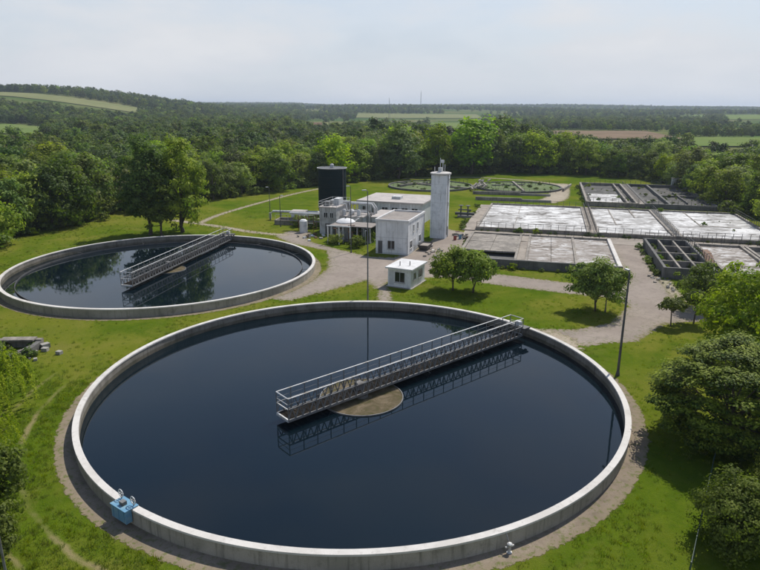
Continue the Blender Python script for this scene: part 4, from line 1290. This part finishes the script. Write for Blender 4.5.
def crown_points(rs, n_cl, per, rx, rz, zc, cl_r, lo_cut=-.8, taper=.25, flat=.7, inner=.35, lobes=5, lobamp=1.0):
    """clumps on an uneven egg shape, leaves round each clump"""
    d = rs.normal(size=(n_cl,3)); d /= np.linalg.norm(d, axis=1, keepdims=True)
    d[:,2] = np.where(d[:,2] < lo_cut, lo_cut + rs.uniform(0,.4,n_cl), d[:,2])
    az = np.arctan2(d[:,1], d[:,0]); ph = rs.uniform(0, 6.28, 4)
    lob = 1 + lobamp*(.14*np.sin(lobes*az+ph[0]+2*d[:,2]) + .12*np.sin(3*d[:,2]*2+ph[1]+az*2) + .08*np.sin(9*az+ph[2]+5*d[:,2]))
    rad = (inner + (1-inner)*rs.uniform(0,1,n_cl)**.45)*lob
    C = d*rad[:,None]*np.array([rx,rx,rz])
    k = 1 - taper*np.clip(C[:,2]/rz, -1, 1)
    C[:,0] *= k; C[:,1] *= k
    C[:,2] += zc
    cr = cl_r*rs.uniform(.6, 1.35, n_cl)
    off = rs.normal(size=(n_cl, per, 3)); off /= np.linalg.norm(off, axis=2, keepdims=True)
    off *= (rs.uniform(0,1,(n_cl,per,1))**.5)
    off[:,:,2] *= flat
    P = (C[:,None,:] + off*cr[:,None,None]).reshape(-1,3)
    out = (P - np.array([0,0,zc]))/np.array([rx,rx,rz])
    N = off.reshape(-1,3)*1.1 + out*.6 + np.array([0,0,.45]) + rs.normal(size=P.shape)*.32
    T = np.clip(np.repeat(rs.uniform(.1,.9,n_cl), per) + rs.normal(size=len(P))*.18, 0, 1)
    return P, N, T, C

def trunk_mesh(name, h0, h1, r0, limbs, rs, C):
    mb = MB()
    j = lambda q: rs.uniform(-q, q)
    mb.tube([(0,0,-.2),(j(.1),j(.1),h0*.5),(j(.2),j(.2),h0),(j(.4),j(.4),(h0+h1)/2),(j(.5),j(.5),h1)], [r0*1.25,r0,r0*.82,r0*.5,r0*.15], 8)
    pick = rs.choice(len(C), min(limbs, len(C)), replace=False)
    for i in pick:
        c = C[i]; z = h0*.8 + rs.uniform(0,.45)*(h1-h0)
        z = min(z, c[2])
        mid = (c[0]*.5, c[1]*.5, z+(c[2]-z)*.6)
        mb.tube([(0,0,z), mid, tuple(c)], [r0*.42, r0*.25, r0*.07], 5)
    me = bpy.data.meshes.new(name)
    me.from_pydata(mb.v, [], mb.f); me.shade_smooth(); me.materials.append(M['bark'])
    return me

def make_variant(seed, H, rx, mat, n_cl, per, leaf, cl_r, zlow, limbs=8, **kw):
    rs = np.random.RandomState(seed)
    rz = (H-zlow)/2; zc = zlow+rz
    P, N, T, C = crown_points(rs, n_cl, per, rx, rz*.95, zc, cl_r, **kw)
    P[:,2] = np.maximum(P[:,2], .15)
    cm = leaf_mesh('crown', P, N, T, leaf*rs.uniform(.7,1.35,len(P)), M[mat])
    tm = trunk_mesh('trunk', max(zlow*1.1, .8), H*.8, .02*H, limbs, rs, C)
    return cm, tm

# wood trees, 14 m high
WOOD = []
spec = [('leaf_mid', 4.6, 1.6), ('leaf_mid', 4.0, 1.2), ('leaf_mid', 5.0, 1.8), ('leaf_dark', 4.2, 1.2), ('leaf_dark', 4.8, 1.5), ('leaf_bright', 4.2, 1.5), ('leaf_olive', 4.4, 1.4)]
for i, (mt, rx, zl) in enumerate(spec):
    WOOD.append(make_variant(100+i, 14.0, rx, mt, 84, 40, .50, 1.65, zl, 7, taper=.2+.08*(i % 3), lobes=3+i % 3, inner=.62))

def tree(label, x, y, var, s, rz, group=None, cat='tree', name='broadleaf_tree', sz=1.0, z=0.0):
    t = thing(name, label, cat, (x, y, z), rz, group)
    t.scale = (s, s, s*sz)
    c = link('crown', var[0], None, t); k = link('trunk', var[1], None, t)
    return t

# clear ground: inside of the tree line
LINE = [(-30,20),(-34,34),(-50,60),(-62,90),(-70,112),(-66,127),(-59,140),(-48.5,163),(-35,180),(-25,196),(-7,211),(14,228),(46,243),(74,238),(93,222),(94,192),(86,160),(84,140),(82,120),(80,100),(70,80),(60,60),(46,40),(30,15)]
def inside(poly, x, y):
    c = np.zeros(np.shape(x), bool)
    n = len(poly)
    for i in range(n):
        x0, y0 = poly[i]; x1, y1 = poly[(i+1) % n]
        cond = ((y0 > y) != (y1 > y)) & (x < (x1-x0)*(y-y0)/((y1-y0) if y1 != y0 else 1e-9)+x0)
        c ^= cond
    return c
def vnoise(x, y, s, seed):
    rs = np.random.RandomState(seed); g = rs.rand(64,64)
    u = x/s; v = y/s; i = np.floor(u).astype(int); j = np.floor(v).astype(int); fu = sm(u-i); fv = sm(v-j)
    q = lambda a, b_: g[a % 64, b_ % 64]
    return (q(i,j)*(1-fu)+q(i+1,j)*fu)*(1-fv) + (q(i,j+1)*(1-fu)+q(i+1,j+1)*fu)*fv

def scatter(y0, y1, sp, seed):
    rs = np.random.RandomState(seed)
    xs = np.arange(-.70*y1-20, .70*y1+20, sp); ys = np.arange(y0, y1, sp)
    X, Y = np.meshgrid(xs, ys)
    X = (X + rs.uniform(-.45,.45,X.shape)*sp).ravel(); Y = (Y + rs.uniform(-.45,.45,Y.shape)*sp).ravel()
    k = (np.abs(X) < .66*Y+14) & ~inside(LINE, X, Y)
    X, Y = X[k], Y[k]
    # fields with a clear view in front
    keep = np.ones(len(X), bool)
    for nm, q, mt in FIELDS:
        k_ = {'hill_field': .84, 'right_field': .62, 'left_field': .62}.get(nm, .72)
        qq = [(q[0][0]*k_, q[0][1]*k_), (q[1][0]*k_, q[1][1]*k_), q[1], q[2], q[3], q[0]]
        keep &= ~inside(qq, X, Y)
    # woods, hedges and scrub beyond the tree belt
    lefthill = X < -.12*Y - 20
    belt = (Y < 300) | ((X > 60) & (Y < 330))
    n1 = vnoise(X*.5, Y, 130, 3)*.6 + vnoise(X*.6, Y, 45, 4)*.4
    wood = n1 > np.where(Y > 1200, .46, .52)
    hedge = vnoise(X, Y, 9, 8) > .86
    lh = n1 > .22
    keep &= belt | (lefthill & lh) | wood | hedge
    return X[keep], Y[keep], rs

def tree_height(x, y, rs):
    n = len(x)
    belt = sm((x+30)/40)*(1-sm((x-55)/35))
    h = 11.2 + 3.6*belt - 1.6*sm((x-75)/20)
    h = np.where(y > 330, np.where(x < -.12*y, 11.5, 9.5), h)
    return h*np.clip(rs.normal(1.0, .17, n), .62, 1.5)

# nearest trees one by one
X, Y, rs = scatter(60, 420, 6.4, 21)
Hh = tree_height(X, Y, rs)
d2 = np.hypot(X, Y)
# depth behind the tree line: prefer trees that can be seen
px_ = np.stack([X, Y], 1)
seg = np.array(LINE, float)
dl = np.full(len(X), 1e9)
for i in range(len(seg)-1):
    a, c = seg[i], seg[i+1]; t_ = np.clip(((px_-a)@(c-a))/((c-a)@(c-a)), 0, 1)
    dl = np.minimum(dl, np.linalg.norm(px_-(a+t_[:,None]*(c-a)), axis=1))
order = np.argsort(d2 + 1.6*dl)
NIND = 270
ind = order[:NIND]; rest = order[NIND:]
ZONE = [('wood left of tanks', 'trees of the wood left of the tanks'),
        ('belt behind black tank', 'trees of the belt behind the buildings'),
        ('belt behind rectangular basins', 'trees of the belt behind the basins')]
KIND = ['mid green', 'slim mid green', 'broad mid green', 'dark green', 'broad dark green', 'bright yellow green', 'olive green']
for i in ind:
    zn = 0 if X[i] < -40 else (1 if X[i] < 20 else 2)
    k = [0,1,2,3,4,5,6][rs.choice(7, p=[.22,.18,.14,.08,.06,.25,.07] if zn == 2 else [.24,.18,.14,.16,.09,.10,.09])]
    s = Hh[i]/14.0
    wd = rs.uniform(.95, 1.35)
    rel = Hh[i]/(11.2 + 3.6*float(sm((X[i]+30)/40)*(1-sm((X[i]-55)/35))))
    szw = 'tall ' if rel > 1.14 else 'low ' if rel < .86 else ''
    row = 'front row of' if dl[i] < 7 else 'second row of' if dl[i] < 15 else 'deep in'
    wdth = ' with wide crown' if wd > 1.22 else ' with narrow crown' if wd < 1.05 else ''
    lb = '%s%s tree%s, %s %s' % (szw, KIND[k], wdth, row, ZONE[zn][0])
    tree(lb, X[i], Y[i], WOOD[k], s*wd, rs.uniform(0,6.28), ZONE[zn][1] + ': ' + (szw + KIND[k] + wdth + ', ' + row.replace(' of', '').replace('deep in', 'deep inside')), sz=1/wd, z=float(hgt(X[i], Y[i])))

# the rest as one mass of instances
def gn_scatter(name, P, rot, scl, kind, protos, label):
    me = bpy.data.meshes.new(name)
    me.vertices.add(len(P)); me.vertices.foreach_set('co', np.asarray(P, np.float32).reshape(-1))
    for nm, ty, arr in (('rot','FLOAT',rot), ('scl','FLOAT',scl), ('pick','INT',kind)):
        a_ = me.attributes.new(nm, ty, 'POINT')
        a_.data.foreach_set('value', np.asarray(arr, np.int32 if ty == 'INT' else np.float32))
    col = bpy.data.collections.new(name + '_kinds')
    for i, pm_ in enumerate(protos):
        o = bpy.data.objects.new('%s_kind_%02d' % (name, i), pm_)
        col.objects.link(o)
    g = bpy.data.node_groups.new(name, 'GeometryNodeTree')
    g.interface.new_socket('Geometry', in_out='INPUT', socket_type='NodeSocketGeometry')
    g.interface.new_socket('Geometry', in_out='OUTPUT', socket_type='NodeSocketGeometry')
    gi = g.nodes.new('NodeGroupInput'); go = g.nodes.new('NodeGroupOutput')
    ip = g.nodes.new('GeometryNodeInstanceOnPoints')
    ci = g.nodes.new('GeometryNodeCollectionInfo')
    ci.inputs['Collection'].default_value = col
    ci.inputs['Separate Children'].default_value = True
    ci.inputs['Reset Children'].default_value = True
    def attr(nm, ty):
        a_ = g.nodes.new('GeometryNodeInputNamedAttribute'); a_.data_type = ty
        a_.inputs['Name'].default_value = nm
        return a_.outputs['Attribute']
    cx = g.nodes.new('ShaderNodeCombineXYZ')
    g.links.new(attr('rot','FLOAT'), cx.inputs['Z'])
    g.links.new(gi.outputs[0], ip.inputs['Points'])
    g.links.new(ci.outputs[0], ip.inputs['Instance'])
    ip.inputs['Pick Instance'].default_value = True
    g.links.new(attr('pick','INT'), ip.inputs['Instance Index'])
    g.links.new(cx.outputs[0], ip.inputs['Rotation'])
    g.links.new(attr('scl','FLOAT'), ip.inputs['Scale'])
    g.links.new(ip.outputs[0], go.inputs[0])
    o = bpy.data.objects.new(name, me); COL.objects.link(o)
    md = o.modifiers.new('scatter', 'NODES'); md.node_group = g
    return stuff(o, label)

FAR = []
for i, (mt, rx) in enumerate((('leaf_far',5.0),('leaf_far',4.4),('leaf_far_dark',4.8),('leaf_far_dark',4.2),('leaf_mid',4.6),('leaf_olive',5.0))):
    FAR.append(make_variant(300+i, 14.0, rx, mt, 44, 30, .72, 1.7, 1.0, 3, inner=.58)[0])
pts = [np.stack([X[rest], Y[rest], hgt(X[rest], Y[rest])], 1)]; scs = [Hh[rest]/14]
for (ya, yb, sp, sd) in ((420, 900, 7.6, 22), (900, 1800, 11.5, 23), (1800, 5200, 20.0, 24)):
    x_, y_, rs2 = scatter(ya, yb, sp, sd)
    h_ = tree_height(x_, y_, rs2)*(1.0 if sp < 10 else 1.1 if sp < 15 else 1.35)
    pts.append(np.stack([x_, y_, hgt(x_, y_)-.3], 1)); scs.append(h_/14)
pts = np.concatenate(pts); scs = np.concatenate(scs)
rs = np.random.RandomState(5)
gn_scatter('far_woodland', pts, rs.uniform(0,6.28,len(pts)), scs, rs.choice(6, len(pts), p=[.25,.20,.22,.18,.09,.06]), FAR, 'dense green woodland covering the far slopes and plain')

# undergrowth along the edge of the wood
bush = [make_variant(400+i, 2.2, 1.5, mt, 26, 16, .36, .55, .15, 4, inner=.3)[0] for i, mt in enumerate(('leaf_mid','leaf_dark','leaf_olive'))]
bp = []
rs = np.random.RandomState(9)
for i in range(3, len(seg)-5):
    a, c = seg[i], seg[i+1]; L = np.linalg.norm(c-a); nrm = np.array([-(c-a)[1], (c-a)[0]])/L
    for q in range(int(L/1.1)):
        w = a + (c-a)*rs.rand() + nrm*rs.uniform(-1.0, 7)
        bp.append((w[0], w[1], 0))
bp = np.array(bp)
gn_scatter('undergrowth', bp, rs.uniform(0,6.28,len(bp)), rs.uniform(.5,1.5,len(bp)), rs.choice(3, len(bp)), bush, 'low bushy undergrowth along the foot of the wood')

# weeds along walls, kerbs and in the abandoned compartments
wp = []
rs = np.random.RandomState(77)
def weed_line(p, q, per_m, spread, z=0.0):
    p = np.array(p[:2]); q = np.array(q[:2]); L = np.linalg.norm(q-p)
    for k in range(int(L*per_m)):
        w = p + (q-p)*rs.rand() + rs.normal(size=2)*spread
        wp.append((w[0], w[1], z))
weed_line(S(0,-30.9), S(25,-30.9), 1.2, .3); weed_line(S(-3,-1), S(-3,35), 1.0, .35); weed_line(S(-.4,-30), S(-.4,-8), 1.0, .4)
weed_line(S(30.6,-30), S(30.6,-9), 2.2, .3); weed_line(S(0,-.4), S(56,-.4), .8, .15); weed_line(S(0,-7.2), S(25,-7.2), .6, .3)
weed_line(S(22.6,35.6), S(56,36.5), 1.3, 1.0); weed_line(S(23,41), S(23,86), .8, .5); weed_line(S(31,-31), S(38.5,-31.3), 2.5, .5)
weed_line(S(38.8,-30), S(38.8,-9), 1.6, .25, .6)
for k in range(60): 
    a_, b_ = rs.uniform(31.6, 37.6), rs.uniform(-29.5, -9); w = S(a_, b_); wp.append((w[0], w[1], .5))
for k in range(70):
    a_, b_ = rs.uniform(24.5, 53.5), rs.uniform(42, 85); w = S(a_, b_); wp.append((w[0], w[1], .3))
for k in range(90):
    a_, b_ = rs.uniform(39.5, 56), rs.uniform(1, 34); w = S(a_, b_)
    if rs.rand() < .12: wp.append((w[0], w[1], .42))
for c_ in ((43.5,197.0), (16.0,199.5)):
    for k in range(70):
        a_ = rs.uniform(0, 6.28); r_ = 13*rs.rand()**.5; wp.append((c_[0]+r_*math.cos(a_), c_[1]+r_*math.sin(a_), .05))
for k in range(40): wp.append((rs.normal(-38.2, 2.6), rs.normal(57.8, 1.6), 0))
wp = np.array(wp)
gn_scatter('weeds', wp, rs.uniform(0,6.28,len(wp)), np.clip(rs.gamma(2.0,.075,len(wp))+.06, .06, .5), rs.choice(3, len(wp)), bush, 'rough weeds along walls, kerbs and abandoned basins')

# single trees in the works
v = make_variant(501, 18.6, 4.8, 'leaf_dark', 230, 48, .42, 1.3, 1.3, 18, taper=.18, inner=.35)
tree('tall dark tree standing behind the far round tank, left of the bright one', -44.9, 119.4, v, 1.0, .4)
v = make_variant(502, 19.2, 5.0, 'leaf_lime', 240, 50, .40, 1.25, 1.0, 18, taper=.30, inner=.35)
tree('tall yellow green tree behind the far round tank, right of the dark one', -39.6, 122.4, v, 1.0, 1.2)
v = make_variant(503, 12.5, 3.2, 'leaf_olive', 130, 36, .42, 1.1, .8, 12, taper=.2)
tree('lower olive green tree between the tall dark and the tall bright one', -42.3, 118.2, v, 1.0, 2.2)
v = make_variant(504, 7.5, 3.4, 'leaf_lime', 130, 34, .36, .9, .4, 10)
tree('bright green bushy tree at the left edge, behind the far tank', -68.6, 108.5, v, 1.15, 0)

vs_ = make_variant(510, 5.5, 2.75, 'leaf_small', 190, 52, .23, .66, 1.15, 22, taper=.12, inner=.3, lo_cut=-.55, flat=.8)
vs2 = make_variant(511, 5.5, 2.85, 'leaf_small', 190, 52, .23, .66, 1.15, 22, taper=.10, inner=.3, lo_cut=-.55, flat=.8)
G_S = None
tree('small round crowned tree behind the near tank, left of its twin', 10.0, 81.6, vs_, 1.04, .3)
tree('small round crowned tree behind the near tank, right of its twin', 12.6, 80.6, vs2, 1.06, 2.0)
v = make_variant(512, 6.1, 3.1, 'leaf_small', 240, 54, .24, .7, 1.2, 24, taper=.15, inner=.3, lo_cut=-.6)
tree('small bushy tree at the bend of the road, left of the lamp post', 26.6, 72.8, v, 1.04, 1.0)
v = make_variant(513, 3.6, 1.75, 'leaf_dark', 70, 34, .24, .55, 1.9, 10, inner=.2, lo_cut=-.3)
tree('little dark tree beside the road, left one of two', 33.5, 67.4, v, .92, .5)
tree('little dark tree beside the road, right one of two', 36.6, 68.4, v, 1.08, 2.5)
v = make_variant(514, 6.0, 2.9, 'leaf_olive', 110, 34, .27, .75, 1.0, 12)
tree('grey green tree behind the two little dark trees', 40.2, 74.0, v, 1.0, 1.7)

# big layered shrub on the right
rs = np.random.RandomState(520)
P, N, T, C = crown_points(rs, 520, 130, 5.2, 4.2, 4.1, .85, lo_cut=-.97, taper=.05, flat=.30, inner=.66, lobes=4, lobamp=.35)
N = N*.55 + np.array([0,0,.8])
k = P[:,2] > .1
T_lit = np.clip(T*.55 + .5*np.clip((P[:,2]-np.repeat(C[:,2],130))/.3, -1, 1), 0, 1)  # sunlit spray tops and shaded undersides painted into the leaf tint
cm = leaf_mesh('crown', P[k], N[k], T_lit[k], .17*rs.uniform(.7,1.3,k.sum()), M['leaf_shrub'])
tm = trunk_mesh('trunk', 1.0, 6.0, .17, 40, rs, C)
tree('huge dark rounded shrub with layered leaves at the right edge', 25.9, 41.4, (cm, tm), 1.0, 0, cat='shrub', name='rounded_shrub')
v = make_variant(521, 10.4, 5.4, 'leaf_lime', 320, 70, .26, .95, 1.0, 22, taper=.1, inner=.45, flat=.55)
tree('bright yellow green tree behind the huge rounded shrub', 37.0, 56.5, v, 1.0, .6)
v = make_variant(522, 4.2, 2.5, 'leaf_olive', 260, 90, .125, .6, .1, 14, inner=.5, lo_cut=-.9)
tree('dark feathery bush in the lower right corner, behind the wire fence', 20.6, 30.0, v, 1.0, .6, cat='bush', name='corner_bush')
tree('dark bush on the right edge between the fence and the huge shrub', 25.9, 34.6, v, .8, 2.6, cat='bush', name='corner_bush')
rs = np.random.RandomState(523)
WP, WN, WT, WC = [], [], [], []
for k in range(150):
    a_ = rs.uniform(0, 6.28); r_ = 3.5*rs.rand()**.6; zt_ = 5.2 - .20*r_*r_*rs.uniform(.5, 1.2) + rs.uniform(-.5,.3); ln = rs.uniform(.9, 3.4)
    q = rs.uniform(0, 1, 90); dr = rs.uniform(.0,.35)
    x_ = (r_+dr*q*ln)*math.cos(a_); y_ = (r_+dr*q*ln)*math.sin(a_); z_ = zt_ - q*ln
    p_ = np.stack([x_, y_, z_], 1) + rs.normal(size=(90,3))*.07
    WP.append(p_); WN.append(np.array([math.cos(a_), math.sin(a_), .5]) + rs.normal(size=(90,3))*.5); WT.append(np.clip(rs.uniform(.2,.9)+rs.normal(size=90)*.15, 0, 1)); WC.append((x_[0], y_[0], zt_))
WP = np.concatenate(WP); WN = np.concatenate(WN); WT = np.concatenate(WT); k = WP[:,2] > .1
v = (leaf_mesh('crown', WP[k], WN[k], WT[k], .12*rs.uniform(.6,1.4,k.sum()), M['leaf_lime']), trunk_mesh('trunk', 2.0, 5.0, .14, 22, rs, np.array(WC)))
tree('pale feathery willow with hanging branches at the left edge, below the ruin', -31.8, 46.2, v, 1.0, .6, cat='willow', name='willow')
tree('smaller feathery willow at the left edge, nearer the camera', -27.6, 39.2, v, .6, 2.6, cat='willow', name='willow')
v2 = make_variant(524, 3.6, 2.2, 'leaf_mid', 100, 44, .2, .6, .1, 10, inner=.3, lo_cut=-.9)
tree('green bush hiding the front of the ruined foundation', -37.6, 55.8, v2, .62, .6, cat='bush', name='ruin_bush')
tree('green bush at the left edge beside the ruined foundation', -40.5, 54.6, v2, .85, 1.6, cat='bush', name='ruin_bush')
v3 = make_variant(525, 4.4, 2.0, 'leaf_olive', 110, 44, .2, .6, .1, 10, inner=.3, lo_cut=-.9)
tree('dark bush at the left edge behind the steel pole', -24.0, 33.6, v3, 1.0, .3, cat='bush', name='edge_bush')
tree('dark bush in the lower left corner beside the steel pole', -21.4, 28.6, v3, .8, 2.3, cat='bush', name='edge_bush')
# bushes by the open shed and the chamber
v4 = make_variant(526, 1.8, 1.3, 'leaf_mid', 40, 30, .22, .45, .1, 6, inner=.3, lo_cut=-.9)
for i, (x, y, s, lb) in enumerate(((-8.2,111.6,1.0,'low green bush in front of the open shed, left one'), (-4.4,108.8,1.1,'low green bush in front of the open shed, right one'),
                                  (-3.0,114.2,1.5,'tall green bush beside the open shed columns'), (-16.8,129.0,1.3,'green bush in front of the inlet chamber'), (-13.6,127.6,1.2,'green bush between inlet chamber and plant block'))):
    tree(lb, x, y, v4, s, i*1.3, cat='bush', name='yard_bush')

# ------------------------------------------------------------------ grass tufts
def tuft_mesh(seed, n, h, spread):
    rs = np.random.RandomState(seed)
    vs = []; fs = []; tn = []
    for i in range(n):
        a = rs.uniform(0, 6.28); r_ = spread*rs.rand()**.5
        bx_, by_ = r_*math.cos(a), r_*math.sin(a); t = rs.uniform(0,6.28); w = .012+.012*rs.rand()
        hh = h*rs.uniform(.5,1.2); l = rs.uniform(.1,.6)*hh; d = rs.uniform(0,6.28)
        b0 = len(vs)
        vs += [(bx_-w*math.cos(t), by_-w*math.sin(t), -.02), (bx_+w*math.cos(t), by_+w*math.sin(t), -.02), (bx_+l*math.cos(d), by_+l*math.sin(d), hh)]
        fs.append((b0, b0+1, b0+2)); q = rs.rand(); tn += [q*.6, q*.6, q]
    me = bpy.data.meshes.new('tuft'); me.from_pydata(vs, [], fs)
    at = me.attributes.new('tint', 'FLOAT', 'POINT'); at.data.foreach_set('value', np.array(tn, np.float32))
    me.materials.append(M['blade'])
    return me
tufts = [tuft_mesh(i, 26, (.16,.24,.34)[i % 3], .26) for i in range(5)]
rs = np.random.RandomState(31)
gpts = []
for (ya, yb, sp) in ((24, 52, .36), (52, 95, .62), (95, 150, 1.1)):
    xs = np.arange(-.68*yb, .68*yb, sp); ys = np.arange(ya, yb, sp)
    gX, gY = np.meshgrid(xs, ys); gX = (gX + rs.uniform(-.5,.5,gX.shape)*sp).ravel(); gY = (gY + rs.uniform(-.5,.5,gY.shape)*sp).ravel()
    k = np.abs(gX) < .66*gY + 3
    gpts.append(np.stack([gX[k], gY[k]], 1))
gpts = np.concatenate(gpts)
x_, y_ = gpts[:,0], gpts[:,1]
ok = (np.hypot(x_-TANK1[0], y_-TANK1[1]) > 24.15) & (np.hypot(x_-TANK2[0], y_-TANK2[1]) > 23.35) & ~inside(yard, x_, y_)
# keep off buildings and basins
def in_rect(x, y, ox, oy, ang, x0, x1, y0, y1):
    dx_, dy_ = x-ox, y-oy; a_ = dx_*math.cos(ang)+dy_*math.sin(ang); b_ = -dx_*math.sin(ang)+dy_*math.cos(ang)
    return (a_ > x0) & (a_ < x1) & (b_ > y0) & (b_ < y1)
for q in ((OX, OY, A0, -2.7, 58, -.5, 90), (OX, OY, A0, -2, 26, -31, 1), (OX, OY, A0, 30.8, 58, -31, 1), (-0.75,104.25,BA,-.1,5.9,-.1,10.7), (1.1,83.7,R(-26),-.3,3.8,-.3,5.3), (-4.9,136.2,BA,-.3,15,-.3,13.3),
          (-2.6,123,BA,-.2,9.7,-.2,9.2), (-12,121.5,BA,-.2,8.7,-.2,7.2), (-9.2,114.4,BA,-.1,8,-.1,4.3), (-22.6,131,R(-10),0,9,0,6)):
    ok &= ~in_rect(x_, y_, *q)
dens = vnoise(x_+500, y_+500, 3.2, 12)*.6 + vnoise(x_+500, y_+500, 11, 13)*.4
r1_ = np.hypot(x_-TANK1[0], y_-TANK1[1]); trk = ((np.abs(r1_-26.2) < .3) | (np.abs(r1_-28.4) < .3)) & (-.7*(x_-TANK1[0])-.9*(y_-TANK1[1]) > 12)
ok &= rs.rand(len(x_)) < np.where(trk, .12, np.clip((dens-.25)*2.0, .12, 1))
gp_ = gpts[ok]; dd = dens[ok]
gn_scatter('grass', np.concatenate([gp_, np.zeros((len(gp_),1))], 1), rs.uniform(0,6.28,len(gp_)), (.45+.70*dd)*rs.uniform(.6,1.25,len(gp_)), rs.choice(5, len(gp_)), tufts, 'green and straw coloured grass of the lawns')
print('forest points', len(pts), 'tufts', len(gp_), 'trees avail', len(X))
